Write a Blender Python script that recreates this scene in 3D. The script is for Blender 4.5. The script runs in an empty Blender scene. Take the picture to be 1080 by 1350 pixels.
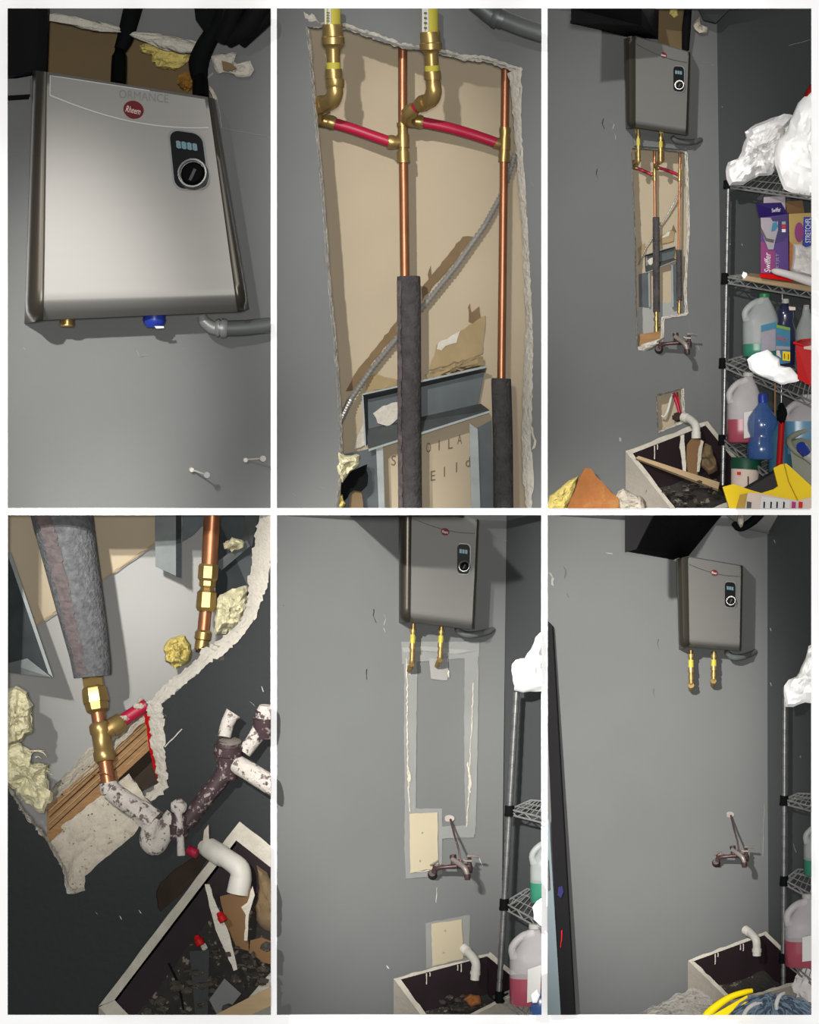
import bpy, bmesh, math, random
from mathutils import Vector, noise, geometry
random.seed(7)
sc = bpy.context.scene
COL = sc.collection
# ------------------------------------------------------------------ camera, world, lights, exposure
D, S = 10.0, 400.0            # camera distance to the board plane (y = 0); picture units per metre there
cam = bpy.data.objects.new('camera', bpy.data.cameras.new('camera'))
COL.objects.link(cam); sc.camera = cam
cam.location = (0, -D, 0); cam.rotation_euler = (math.pi/2, 0, 0)
cam.data.sensor_fit = 'VERTICAL'; cam.data.sensor_height = 24.0
cam.data.lens = 24.0*D/(1350/S); cam.data.clip_end = 100
vs = sc.view_settings
vs.view_transform = 'Standard'; vs.look = 'None'; vs.exposure = 0.0; vs.gamma = 1.0; vs.use_curve_mapping = False
world = bpy.data.worlds.new('world'); sc.world = world; world.use_nodes = True
world.node_tree.nodes['Background'].inputs[0].default_value = (0.95, 0.98, 1.0, 1)
world.node_tree.nodes['Background'].inputs[1].default_value = 0.30

def spot(name, px, py, off, power, half_px, blend=1.0, size=0.12, col=(1, 0.98, 0.95)):
    """a spot lamp on the viewer's side of the board, aimed at board point (px, py); half_px = beam half width and height on the board"""
    t = Vector(((px-540)/S, 0, (675-py)/S)); d = Vector(off).length
    L = bpy.data.lights.new(name, 'SPOT'); o = bpy.data.objects.new(name, L); COL.objects.link(o)
    o.location = t + Vector(off)
    o.rotation_euler = (t - o.location).to_track_quat('-Z', 'Y').to_euler()
    o.scale = (half_px[0]/half_px[1], 1, 1)
    L.energy = power; L.spot_size = 2*math.atan(half_px[1]/S/d); L.spot_blend = blend
    L.shadow_soft_size = size; L.color = col
    return o
PW = 3200
spot('fill_front', 540, 675, (0.0, -11.5, 0.15), PW*1.25, (2400, 2400), 0.2, 0.3)  # added base fill that keeps the board white, not one of the flashes
spot('flash_one',   105, 525, (-2.2, -9.0, 3.4), PW*2.8, (225, 350))
spot('flash_two',   495, 310, (-2.2, -9.0, 3.0), PW*1.6, (205, 430))
spot('flash_three', 850, 300, (-2.6, -9.0, 3.0), PW*1.7, (230, 400))
spot('flash_four',  150, 850, (-2.0, -9.0, 3.6), PW*1.7, (210, 310))
spot('flash_five',  468, 960, (-3.0, -9.0, 3.6), PW*4.2, (222, 430))
spot('flash_six',   815, 965, (-3.2, -9.0, 3.4), PW*4.5, (245, 435))

# ------------------------------------------------------------------ coordinates
TF = None                      # (ax, bx, ay, by, ky, cy, rs): reuse of one set of fittings at another size
CUR = None                     # current compartment
RECT = {1: (10, 11, 357, 670), 2: (365, 11, 714, 670), 3: (722, 11, 1070, 670),
        4: (10, 679, 357, 1338), 5: (365, 679, 714, 1338), 6: (722, 679, 1070, 1338)}
def tf(p):
    if TF is None: return p
    a = TF; return (a[0]*p[0]+a[1], a[2]*p[1]+a[3], a[4]*p[2]+a[5])
def V(px, py, y=0.0):
    px, py, y = tf((px, py, y)); k = (D+y)/D/S
    return Vector(((px-540)*k, y, (675-py)*k))
def RS(): return (TF[6] if TF else 1.0)/S
def lerp(a, b, t): return a+(b-a)*t
def lin(c):
    c /= 255.0
    return c/12.92 if c <= 0.04045 else ((c+0.055)/1.055)**2.4
E0 = 3.1                       # how brightly the flashes light the board: seen colour / E0 = reflectance
MATS = {}
def mat(name, seen, rough=0.6, metal=0.0, var=0.12, scale=14.0, bump=0.0, bscale=60.0, alpha=1.0, spots=None, coat=0.0, spec=0.22, detail=4.0, e=None, stretch=None, trans=0.0):
    """procedural material; spots = (seen colour, threshold, scale) adds a second colour in noise patches"""
    m = bpy.data.materials.new(name); m.use_nodes = True; nt = m.node_tree; N = nt.nodes; L = nt.links
    b = N['Principled BSDF']; e = e*1.72 if e and name != 'board_white' else (e or E0)
    base = [min(0.95, lin(v)/e) for v in seen]
    tc = N.new('ShaderNodeTexCoord'); src = tc.outputs['Object']
    if stretch:
        mp = N.new('ShaderNodeMapping'); mp.inputs['Scale'].default_value = stretch; L.new(src, mp.inputs[0]); src = mp.outputs[0]
    nz = N.new('ShaderNodeTexNoise'); nz.inputs['Scale'].default_value = scale; nz.inputs['Detail'].default_value = detail
    L.new(src, nz.inputs['Vector'])
    mx = N.new('ShaderNodeMix'); mx.data_type = 'RGBA'
    mx.inputs[6].default_value = [v*(1-var*1.6) for v in base]+[1]; mx.inputs[7].default_value = [min(1, v*(1+var*1.6)) for v in base]+[1]
    L.new(nz.outputs['Fac'], mx.inputs[0]); out = mx.outputs[2]
    if spots:
        sl = spots if isinstance(spots, list) else [spots]
        for (c2, th, sc2) in sl:
            n2 = N.new('ShaderNodeTexNoise'); n2.inputs['Scale'].default_value = sc2; n2.inputs['Detail'].default_value = 5.0; n2.inputs['Roughness'].default_value = 0.65
            L.new(src, n2.inputs['Vector'])
            r = N.new('ShaderNodeMapRange'); r.inputs['From Min'].default_value = th; r.inputs['From Max'].default_value = th+0.05
            L.new(n2.outputs['Fac'], r.inputs['Value'])
            m2 = N.new('ShaderNodeMix'); m2.data_type = 'RGBA'
            L.new(r.outputs[0], m2.inputs[0]); L.new(out, m2.inputs[6]); m2.inputs[7].default_value = [min(0.95, lin(v)/e) for v in c2]+[1]
            out = m2.outputs[2]
    L.new(out, b.inputs['Base Color'])
    b.inputs['Roughness'].default_value = rough; b.inputs['Metallic'].default_value = metal
    b.inputs['Alpha'].default_value = alpha; b.inputs['Coat Weight'].default_value = coat
    b.inputs['Transmission Weight'].default_value = trans; b.inputs['Specular IOR Level'].default_value = spec
    if bump:
        n3 = N.new('ShaderNodeTexNoise'); n3.inputs['Scale'].default_value = bscale; n3.inputs['Detail'].default_value = 5.0
        L.new(src, n3.inputs['Vector'])
        bp = N.new('ShaderNodeBump'); bp.inputs['Strength'].default_value = bump; bp.inputs['Distance'].default_value = 0.02
        L.new(n3.outputs['Fac'], bp.inputs['Height']); L.new(bp.outputs[0], b.inputs['Normal'])
    MATS[name] = m; return m
def emit(name, col, st):
    m = bpy.data.materials.new(name); m.use_nodes = True; N = m.node_tree.nodes; L = m.node_tree.links
    b = N['Principled BSDF']; b.inputs['Base Color'].default_value = (0.01, 0.03, 0.035, 1)
    nz = N.new('ShaderNodeTexNoise'); nz.inputs['Scale'].default_value = 30
    mx = N.new('ShaderNodeMix'); mx.data_type = 'RGBA'; mx.inputs[6].default_value = [lin(v)*0.9 for v in col]+[1]; mx.inputs[7].default_value = [lin(v) for v in col]+[1]
    L.new(nz.outputs['Fac'], mx.inputs[0]); L.new(mx.outputs[2], b.inputs['Emission Color']); b.inputs['Emission Strength'].default_value = st
    MATS[name] = m

PAINT = (133, 135, 133)
mat('board_white', (255, 255, 255), 0.8, var=0.01, e=1.06)
mat('paint', PAINT, 0.55, spec=0.15, var=0.09, scale=2.2, bump=0.03, bscale=45, spots=((170, 172, 170), 0.80, 40))
mat('emboss', (166, 163, 157), 0.5, 0.3, var=0.02, e=2.75)
mat('paint_dim', (42, 45, 47), 0.5, spec=0.1, var=0.08, scale=5.0, bump=0.03, bscale=45, spots=((120, 122, 122), 0.78, 60))  # wall grey darkened so the colour carries this compartment's dim light
mat('paint_shaded', (80, 83, 83), 0.6, spec=0.1, var=0.06, scale=3.0, bump=0.03, bscale=45, spots=((120, 126, 128), 0.80, 40))  # wall grey with the side walls' shade put into the colour
mat('gypsum', (224, 217, 202), 0.95, e=1.4, var=0.10, scale=30, bump=0.5, bscale=70)
mat('gypsum_dirty', (206, 196, 178), 0.95, e=1.25, var=0.2, scale=24, bump=0.6, bscale=60, spots=((150, 136, 118), 0.64, 30))
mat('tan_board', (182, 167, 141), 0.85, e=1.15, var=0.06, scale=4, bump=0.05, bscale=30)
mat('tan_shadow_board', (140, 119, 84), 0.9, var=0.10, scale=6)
mat('white_board', (196, 195, 190), 0.8, var=0.04, scale=4, bump=0.04, bscale=20)
mat('patch_cream', (222, 208, 176), 0.9, var=0.03, scale=6)
mat('mud', (164, 165, 161), 0.8, var=0.10, scale=9, bump=0.15, bscale=30)
mat('mud_light', (182, 180, 174), 0.8, var=0.10, scale=9, bump=0.15, bscale=30)
mat('torn_paper', (196, 172, 128), 0.95, var=0.15, scale=20)
mat('torn_brown', (150, 125, 92), 0.95, var=0.15, scale=20)
mat('copper', (178, 118, 84), 0.36, 0.7, var=0.25, scale=12, stretch=(6, 6, 1), e=1.1)
mat('brass', (186, 156, 98), 0.34, 0.75, var=0.2, scale=16, e=1.15)
mat('red_pipe', (204, 32, 72), 0.4, var=0.06, e=1.6)
mat('yellow_label', (226, 212, 78), 0.6, var=0.05, e=1.6)
mat('label_white', (236, 234, 228), 0.6, var=0.03, e=1.2)
mat('foam', (92, 88, 88), 0.9, var=0.45, scale=26, bump=0.5, bscale=90)
mat('foam_pale', (130, 130, 132), 0.95, var=0.45, scale=50, bump=0.5, bscale=90, detail=8)
mat('foam_seam', (130, 118, 117), 0.9, var=0.3, scale=40, bump=0.5)
mat('galvanised', (112, 117, 116), 0.45, 0.5, var=0.2, scale=16, e=1.3)
mat('galvanised_shaded', (62, 68, 70), 0.5, 0.5, var=0.3, scale=12, e=1.3)  # same steel with shade in its colour; lit flanges take the lighter one
mat('steel_cable', (150, 148, 142), 0.4, 0.45, var=0.1, e=0.85)
mat('conduit', (108, 112, 110), 0.5, 0.2, var=0.1, e=1.3)
mat('zinc', (168, 170, 167), 0.4, 0.3, var=0.1, e=1.3)
mat('wire', (180, 180, 176), 0.3, 0.6, var=0.3, scale=60, e=1.15)
mat('lid_green', (24, 96, 66), 0.5, var=0.08)
mat('rubber', (62, 58, 60), 0.7, var=0.1)
mat('sky_liquid', (96, 152, 186), 0.3, var=0.06, e=1.3)
mat('rim_white', (198, 191, 176), 0.9, var=0.2, scale=18, bump=0.4, e=1.25, spots=((140, 128, 112), 0.66, 26))
mat('chrome', (176, 176, 174), 0.3, 0.7, var=0.25, scale=30, e=1.9)
mat('wool', (226, 206, 120), 1.0, e=1.1, var=0.2, scale=30, bump=0.6, bscale=60)
mat('wool_pale', (232, 224, 184), 1.0, e=1.0, var=0.15, scale=30, bump=0.6, bscale=60)
mat('wool_orange', (196, 140, 60), 1.0, var=0.25, scale=30, bump=0.6, bscale=60)
mat('silver_front', (186, 183, 177), 0.42, 0.35, var=0.02, scale=3, stretch=(1, 1, 12), e=2.75)
mat('bronze_side', (88, 82, 72), 0.3, 0.5, var=0.05, e=1.9)
mat('badge_red', (128, 8, 30), 0.5, var=0.05, spec=0.1)
mat('black_gloss', (12, 13, 15), 0.4, var=0.1, spec=0.04)
mat('black_matt', (20, 21, 22), 0.8, spec=0.05, var=0.25, scale=14, bump=0.15)
mat('black_soffit', (24, 24, 26), 0.75, spec=0.05, var=0.25, scale=8, bump=0.1)
mat('print_grey', (112, 110, 106), 0.7, var=0.1)
mat('print_faint', (140, 124, 100), 0.9, var=0.1)
mat('print_dark', (40, 40, 48), 0.8, var=0.05)
mat('print_white', (240, 238, 236), 0.7, var=0.03, e=1.1)
mat('print_red', (226, 40, 34), 0.7, var=0.03, e=1.2)
mat('blue_plastic', (46, 74, 190), 0.35, var=0.06)
mat('white_plastic', (224, 222, 214), 0.45, var=0.04)
mat('pvc', (222, 217, 206), 0.5, var=0.08, scale=20, e=1.25)
mat('wood', (186, 142, 94), 0.85, var=0.3, scale=8, stretch=(3, 3, 16), bump=0.2)
mat('wood_pale', (214, 184, 140), 0.85, var=0.12, scale=10, stretch=(1, 1, 8))
mat('cardboard', (150, 114, 76), 0.9, var=0.15, scale=8)
mat('plaster_spatter', (214, 206, 196), 0.8, e=1.3, var=0.1, scale=20, bump=0.4, spots=[((120, 104, 102), 0.55, 40), ((84, 66, 70), 0.60, 26)])
mat('dark_spatter', (96, 74, 78), 0.5, 0.2, var=0.2, scale=20, spots=((206, 196, 188), 0.56, 60))
mat('old_metal', (100, 76, 76), 0.4, 0.4, var=0.3, scale=40, e=1.7, spots=((176, 158, 150), 0.64, 60))
mat('old_metal_bright', (176, 164, 156), 0.4, 0.3, var=0.25, scale=40, e=1.6)
mat('sink_shaded', (182, 174, 160), 0.9, var=0.12, scale=16, bump=0.3, spots=((120, 108, 94), 0.66, 22))  # outer sides darker than the rim: their shade is in the colour
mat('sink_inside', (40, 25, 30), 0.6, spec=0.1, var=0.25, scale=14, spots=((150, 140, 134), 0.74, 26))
mat('sink_floor', (56, 52, 48), 0.9, var=0.4, scale=20, bump=0.5, spots=((150, 140, 124), 0.60, 30))
mat('debris', (92, 84, 74), 0.95, var=0.4, scale=30, bump=0.8, spots=((170, 160, 144), 0.60, 40))
mat('plastic_film', (246, 244, 242), 0.25, var=0.04, alpha=0.75, coat=0.3, e=0.7)
mat('white_bag', (255, 253, 250), 0.5, var=0.03, e=0.64)
mat('bag_grey', (214, 208, 204), 0.5, var=0.08, e=0.95)
mat('white_cloth', (255, 254, 252), 0.95, var=0.02, e=0.66)
mat('jug_clear', (214, 220, 216), 0.35, var=0.03, alpha=0.36, e=1.1)
mat('jug_frost', (232, 226, 226), 0.4, var=0.03, alpha=0.36, e=0.95)
mat('green_liquid', (66, 150, 122), 0.3, var=0.08, e=1.5)
mat('pink_liquid', (192, 88, 106), 0.3, var=0.08, e=1.5)
mat('blue_bottle', (66, 104, 166), 0.2, var=0.1, alpha=0.72, coat=0.3, e=1.1)
mat('teal_bottle', (70, 128, 158), 0.3, var=0.06)
mat('navy_bottle', (44, 50, 88), 0.25, var=0.1, coat=0.4)
mat('cap_green', (40, 150, 84), 0.4, var=0.05)
mat('label_teal', (40, 150, 190), 0.5, var=0.05)
mat('label_lime', (140, 196, 60), 0.5, var=0.05)
mat('label_lilac', (196, 188, 204), 0.6, var=0.08, scale=60)
mat('label_blue', (40, 70, 190), 0.6, var=0.05)
mat('red_plastic', (222, 16, 18), 0.45, var=0.05, e=1.2, spec=0.1)
mat('red_dark', (190, 20, 24), 0.5, var=0.08, e=1.3, spec=0.1)
mat('purple_box', (92, 36, 150), 0.5, var=0.06)
mat('magenta_box', (166, 36, 132), 0.5, var=0.06)
mat('violet_dark', (52, 26, 120), 0.5, var=0.06)
mat('box_grey', (204, 194, 200), 0.6, var=0.04)
mat('box_yellow', (226, 188, 110), 0.6, var=0.05)
mat('box_orange', (214, 128, 64), 0.6, var=0.05)
mat('bin_grey', (140, 143, 126), 0.5, var=0.05, e=1.1)
mat('sign_yellow', (252, 214, 4), 0.5, var=0.03, e=1.0, spec=0.1)
mat('sign_amber', (240, 190, 40), 0.5, var=0.04)
mat('label_pink', (236, 214, 200), 0.6, var=0.05, e=1.1)
mat('magenta_print', (230, 40, 170), 0.6, var=0.03)
mat('orange_paper', (196, 124, 66), 0.9, var=0.2, scale=16, bump=0.3, spots=((206, 146, 84), 0.58, 14))
mat('yarn', (122, 140, 158), 0.95, e=0.95, var=0.35, scale=50)
mat('yarn_dark', (78, 94, 112), 0.95, e=1.1, var=0.3, scale=50)
mat('yarn_white', (230, 226, 218), 0.95, var=0.1, e=1.0)
mat('bucket_yellow', (254, 224, 10), 0.5, var=0.04, e=0.7, spec=0.1)
mat('frame_black', (22, 20, 24), 0.6, spec=0.08, var=0.2)
mat('door_blue', (150, 166, 172), 0.6, var=0.04)
mat('mark_blue', (40, 36, 110), 0.7, var=0.1)
mat('floor_grit', (206, 200, 190), 0.95, var=0.2, scale=40, bump=0.8, spots=((110, 104, 98), 0.62, 60))
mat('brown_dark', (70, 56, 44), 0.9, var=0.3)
mat('dark_metal', (74, 54, 56), 0.5, 0.2, var=0.3, scale=40, spots=((150, 130, 124), 0.66, 60))
emit('lcd_dim', (30, 84, 92), 0.5)
emit('lcd', (44, 116, 128), 0.45)

# ------------------------------------------------------------------ mesh building
class MB:
    def __init__(s): s.v = []; s.f = []
    def add(s, vs, fs):
        o = len(s.v); s.v += [Vector(v) for v in vs]; s.f += [tuple(i+o for i in f) for f in fs]; return s
    def sweep(s, P, R, n=10, caps=True, flat=1.0):
        """tube through world points P with world radii R"""
        m = len(P); T = []
        for i in range(m):
            a = P[max(0, i-1)]; b = P[min(m-1, i+1)]; d = b-a
            if d.length < 1e-9: d = T[-1] if T else Vector((0, 0, 1))
            T.append(d.normalized())
        up = Vector((0, 1, 0)) if abs(T[0].y) < 0.9 else Vector((1, 0, 0))
        u = T[0].cross(up).normalized(); vs = []
        for i in range(m):
            if i: 
                u = u-T[i]*u.dot(T[i])
                u = u.normalized() if u.length > 1e-6 else T[i].orthogonal().normalized()
            w = T[i].cross(u)
            for k in range(n):
                a = 2*math.pi*(k+0.5)/n
                vs.append(P[i]+(u*math.cos(a)+w*math.sin(a)*flat)*R[i])
        fs = [(i*n+k, i*n+(k+1) % n, (i+1)*n+(k+1) % n, (i+1)*n+k) for i in range(m-1) for k in range(n)]
        if caps: fs += [tuple(reversed(range(n))), tuple(range((m-1)*n, m*n))]
        return s.add(vs, fs)
    def tube(s, pts, r, n=10, sub=0, caps=True):
        """pts [(px,py,y)], r radius in picture units (one or one per point)"""
        rr = list(r) if isinstance(r, (list, tuple)) else [r]*len(pts)
        P = [V(*p) for p in pts]; R = [x*RS() for x in rr]
        if sub:
            P2, R2 = [], []; m = len(P)
            for i in range(m-1):
                p0 = P[max(0, i-1)]; p1 = P[i]; p2 = P[i+1]; p3 = P[min(m-1, i+2)]
                for k in range(sub):
                    t = k/sub
                    P2.append(0.5*((2*p1)+(p2-p0)*t+(2*p0-5*p1+4*p2-p3)*t*t+(3*p1-p0-3*p2+p3)*t**3)); R2.append(lerp(R[i], R[i+1], t))
            P2.append(P[-1]); R2.append(R[-1]); P, R = P2, R2
        return s.sweep(P, R, n, caps)
    def lathe(s, A, B, prof, n=14):
        """turned shape from A to B; prof [(t, radius)], repeated t makes a step"""
        a, b = V(*A), V(*B); P = [a.lerp(b, t) for t, r in prof]; R = [r*RS() for t, r in prof]
        d = (b-a).normalized(); up = Vector((0, 1, 0)) if abs(d.y) < 0.9 else Vector((1, 0, 0))
        u = d.cross(up).normalized(); w = d.cross(u); vs = []
        for p, r in zip(P, R):
            for k in range(n):
                q = 2*math.pi*(k+0.5)/n; vs.append(p+(u*math.cos(q)+w*math.sin(q))*r)
        m = len(P)
        fs = [(i*n+k, i*n+(k+1) % n, (i+1)*n+(k+1) % n, (i+1)*n+k) for i in range(m-1) for k in range(n)]
        fs += [tuple(reversed(range(n))), tuple(range((m-1)*n, m*n))]
        return s.add(vs, fs)
    def prism(s, poly, y0, th):
        """outline [(px,py)] at depth y0 (number or function of px,py), thickness th going away from the viewer"""
        f = y0 if callable(y0) else (lambda a, b: y0)
        fr = [V(p[0], p[1], f(p[0], p[1])) for p in poly]; dd = Vector((0, th*(TF[4] if TF else 1), 0)); n = len(fr)
        bk = [v+dd for v in fr]
        tris = geometry.tessellate_polygon([[Vector((v.x, v.z, 0)) for v in fr]])
        fs = [tuple(t) for t in tris]+[tuple(n+i for i in reversed(t)) for t in tris]
        fs += [(i, (i+1) % n, n+(i+1) % n, n+i) for i in range(n)]
        return s.add(fr+bk, fs)
    def hexa(s, F, B):
        """box from four front and four back corners [(px,py,y)]"""
        vs = [V(*p) for p in F]+[V(*p) for p in B]
        return s.add(vs, [(0, 1, 2, 3), (7, 6, 5, 4), (0, 4, 5, 1), (1, 5, 6, 2), (2, 6, 7, 3), (3, 7, 4, 0)])
    def strip(s, A, B, closed=False):
        """ribbon between two world point lists of equal length"""
        n = len(A); m = n if closed else n-1
        return s.add(list(A)+list(B), [(i, (i+1) % n, n+(i+1) % n, n+i) for i in range(m)])
    def grid(s, nu, nv, fn):
        vs = [fn(i/nu, j/nv) for j in range(nv+1) for i in range(nu+1)]; w = nu+1
        return s.add(vs, [(j*w+i, j*w+i+1, (j+1)*w+i+1, (j+1)*w+i) for j in range(nv) for i in range(nu)])
    def blob(s, c, r, amp=0.25, freq=2.2, seed=0, sub=3, ridged=False):
        """rounded lump at (px,py,y) with radii (px, py, y in metres), surface roughened by noise"""
        bm = bmesh.new(); bmesh.ops.create_icosphere(bm, subdivisions=sub, radius=1.0)
        o = V(*c); k = RS(); off = Vector((seed*7.3, seed*3.1, seed*1.7)); vs = []
        for v in bm.verts:
            d = v.co.normalized(); q = d*freq+off
            h = noise.fractal(q, 1.0, 2.0, 4)
            if ridged: h = 0.55-abs(h)*1.6
            h2 = 1+amp*h
            vs.append(o+Vector((d.x*r[0]*k, d.y*r[2]*(TF[4] if TF else 1), d.z*r[1]*k))*h2)
        fs = [tuple(v.index for v in f.verts) for f in bm.faces]; bm.free()
        return s.add(vs, fs)
    def build(s, name, m, parent=None, smooth=38, clip=True):
        vs = s.v; me = bpy.data.meshes.new(name); bm = bmesh.new()
        bv = [bm.verts.new(v) for v in vs]
        for f in s.f:
            try: bm.faces.new([bv[i] for i in f])
            except ValueError: pass
        bmesh.ops.remove_doubles(bm, verts=bm.verts[:], dist=1e-6)
        bmesh.ops.recalc_face_normals(bm, faces=bm.faces[:])
        if clip and CUR: clip_bm(bm, RECT[CUR])
        if not len(bm.verts): bm.free(); print('EMPTY', name, CUR); return None
        if parent is None:
            zs = [v.co.z for v in bm.verts]; xs = [v.co.x for v in bm.verts]; ys = [v.co.y for v in bm.verts]
            org = Vector(((min(xs)+max(xs))/2, (min(ys)+max(ys))/2, min(zs)))
        else:
            org = Vector(parent['_w'])
        for v in bm.verts: v.co -= org
        bm.to_mesh(me); bm.free()
        if smooth:
            me.shade_smooth() if hasattr(me, 'shade_smooth') else None
            me.set_sharp_from_angle(angle=math.radians(smooth))
        o = bpy.data.objects.new(name, me); COL.objects.link(o)
        me.materials.append(MATS[m] if isinstance(m, str) else m)
        if parent is None: o.location = org; o['_w'] = tuple(org)
        else: o.parent = parent; o['_w'] = tuple(org)
        return o
def clip_bm(bm, r):
    """cut a thing off where its compartment ends"""
    C = Vector((0, -D, 0)); x0, x1 = (r[0]-540)/S, (r[2]-540)/S; z0, z1 = (675-r[3])/S, (675-r[1])/S
    for n, neg in ((Vector((D, -x0, 0)), True), (Vector((D, -x1, 0)), False), (Vector((0, -z0, D)), True), (Vector((0, -z1, D)), False)):
        if not len(bm.verts): return
        n.normalize(); dist = [(v.co-C).dot(n) for v in bm.verts]
        if neg and min(dist) > -1e-4: continue
        if not neg and max(dist) < 1e-4: continue
        g = bm.verts[:]+bm.edges[:]+bm.faces[:]
        res = bmesh.ops.bisect_plane(bm, geom=g, dist=1e-6, plane_co=C, plane_no=n, clear_inner=neg, clear_outer=not neg)
        ed = [e for e in res['geom_cut'] if isinstance(e, bmesh.types.BMEdge) and e.is_valid and e.is_boundary]
        if ed:
            try: bmesh.ops.holes_fill(bm, edges=ed, sides=0)
            except Exception: pass
def tag(o, label=None, cat=None, group=None, kind=None):
    if o is None: return None
    if label: o['label'] = label
    if cat: o['category'] = cat
    if group: o['group'] = group
    if kind: o['kind'] = kind
    return o
def thing(name, label, cat, base, group=None):
    o = bpy.data.objects.new(name, None); COL.objects.link(o); o.empty_display_size = 0.05
    o.location = V(*base); o['_w'] = tuple(o.location)
    return tag(o, label, cat, group)
def single(mb, name, m, label, cat, group=None, smooth=38):
    return tag(mb.build(name, m, None, smooth), label, cat, group)
def jag(pts, amp=1.5, step=6, seed=1, closed=True):
    """break a polyline into short uneven steps"""
    rnd = random.Random(seed); out = []; n = len(pts)
    for i in range(n if closed else n-1):
        a, b = pts[i], pts[(i+1) % n]; L = math.hypot(b[0]-a[0], b[1]-a[1]); k = max(1, int(L/step))
        for j in range(k):
            t = j/k; e = 0 if j == 0 else 1
            out.append((lerp(a[0], b[0], t)+rnd.uniform(-amp, amp)*e, lerp(a[1], b[1], t)+rnd.uniform(-amp, amp)*e))
    if not closed: out.append(pts[-1])
    return out
def resample(pts, n):
    d = [0]
    for a, b in zip(pts, pts[1:]): d.append(d[-1]+math.hypot(b[0]-a[0], b[1]-a[1]))
    out = []
    for i in range(n):
        t = d[-1]*i/(n-1); k = 0
        while k < len(d)-2 and d[k+1] < t: k += 1
        q = (t-d[k])/max(1e-9, d[k+1]-d[k]); out.append((lerp(pts[k][0], pts[k+1][0], q), lerp(pts[k][1], pts[k+1][1], q)))
    return out
def wall_mesh(name, outer, holes, yf, m, kind='structure'):
    """wall face with openings cut through it"""
    loops = [outer]+holes; fl = [p for l in loops for p in l]
    P = [V(p[0], p[1], yf(p[0])) for p in fl]
    tr = geometry.tessellate_polygon([[Vector((p[0], -p[1], 0)) for p in l] for l in loops])
    mb = MB(); mb.add(P, [tuple(t) for t in tr])
    o = mb.build(name, m, None, 30, clip=False)
    # one consistent facing: towards the viewer
    me = o.data
    for p in me.polygons:
        if p.normal.y > 0: p.flip()
    me.update(); return tag(o, kind=kind)
def rim(A, B, ya, yb, n=90, jagA=0.0, jagB=0.0, seed=3, closed=False):
    a = resample(A, n); b = resample(B, n); r = random.Random(seed); mb = MB()
    fa = ya if callable(ya) else (lambda x: ya); fb = yb if callable(yb) else (lambda x: yb)
    PA = [V(p[0]+r.uniform(-jagA, jagA), p[1]+r.uniform(-jagA, jagA), fa(p[0])) for p in a]
    PM = [V(lerp(p[0], q[0], .5)+r.uniform(-1, 1), lerp(p[1], q[1], .5)+r.uniform(-1, 1), lerp(fa(p[0]), fb(q[0]), .35)) for p, q in zip(a, b)]
    PB = [V(p[0]+r.uniform(-jagB, jagB), p[1]+r.uniform(-jagB, jagB), fb(p[0])) for p in b]
    mb.strip(PA, PM, closed); mb.strip(PM, PB, closed); return mb
def quad(Q, u, v):
    a = (lerp(Q[0][0], Q[1][0], u), lerp(Q[0][1], Q[1][1], u)); b = (lerp(Q[3][0], Q[2][0], u), lerp(Q[3][1], Q[2][1], u))
    return (lerp(a[0], b[0], v), lerp(a[1], b[1], v))
def text(body, Q, y, m, name, parent=None, shear=0.0):
    """flat print: letters laid on the quad Q (TL, TR, BR, BL) at depth y"""
    c = bpy.data.curves.new('t', 'FONT'); c.body = body; c.shear = shear; c.resolution_u = 3
    o = bpy.data.objects.new('t', c); COL.objects.link(o)
    me = bpy.data.meshes.new_from_object(o.evaluated_get(bpy.context.evaluated_depsgraph_get()))
    bpy.data.objects.remove(o); bpy.data.curves.remove(c)
    xs = [v.co.x for v in me.vertices]; ys = [v.co.y for v in me.vertices]
    x0, x1, y0, y1 = min(xs), max(xs), min(ys), max(ys); f = y if callable(y) else (lambda a, b: y)
    vs = []
    for v in me.vertices:
        p = quad(Q, (v.co.x-x0)/(x1-x0), 1-(v.co.y-y0)/(y1-y0)); vs.append(V(p[0], p[1], f(*p)))
    mb = MB(); mb.add(vs, [tuple(p.vertices) for p in me.polygons]); bpy.data.meshes.remove(me)
    return mb.build(name, m, parent, 0)
def ell(cx, cy, rx, ry, n=24, a0=0.0, rot=0.0):
    c, s_ = math.cos(rot), math.sin(rot)
    return [(cx+rx*math.cos(a0+2*math.pi*k/n)*c-ry*math.sin(a0+2*math.pi*k/n)*s_, cy+rx*math.cos(a0+2*math.pi*k/n)*s_+ry*math.sin(a0+2*math.pi*k/n)*c) for k in range(n)]
# ------------------------------------------------------------------ the white board that holds the six compartments
def board():
    loops = [[(-80, -80), (1160, -80), (1160, 1430), (-80, 1430)]]+[[(r[0], r[1]), (r[2], r[1]), (r[2], r[3]), (r[0], r[3])] for r in RECT.values()]
    mb = MB(); fl = [p for l in loops for p in l]
    tr = geometry.tessellate_polygon([[Vector((p[0], -p[1], 0)) for p in l] for l in loops])
    fr = [V(p[0], p[1], -0.004) for p in fl]; n = len(fl); bk = [v+Vector((0, 0.014, 0)) for v in fr]
    fs = [tuple(t) for t in tr]+[tuple(n+i for i in reversed(t)) for t in tr]; o = 0
    for l in loops:
        k = len(l); fs += [(o+i, o+(i+1) % k, n+o+(i+1) % k, n+o+i) for i in range(k)]; o += k
    mb.add(fr+bk, fs)
    tag(mb.build('trim_1', 'board_white', None, 0, clip=False), 'white board with six openings, edging and dividing the pictures', kind='structure')
board()
CX = {3: 945, 5: 668, 6: 1012}         # where the two walls of a corner compartment meet
CD = {3: 0.15, 5: 0.15, 6: 0.15}
def wy(p):
    """depth of the main wall of compartment p at px"""
    if p not in CX: return lambda px: 0.0
    l = RECT[p][0]
    return lambda px: CD[p]*max(-0.05, min(1.0, (px-l)/(CX[p]-l)))
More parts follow.
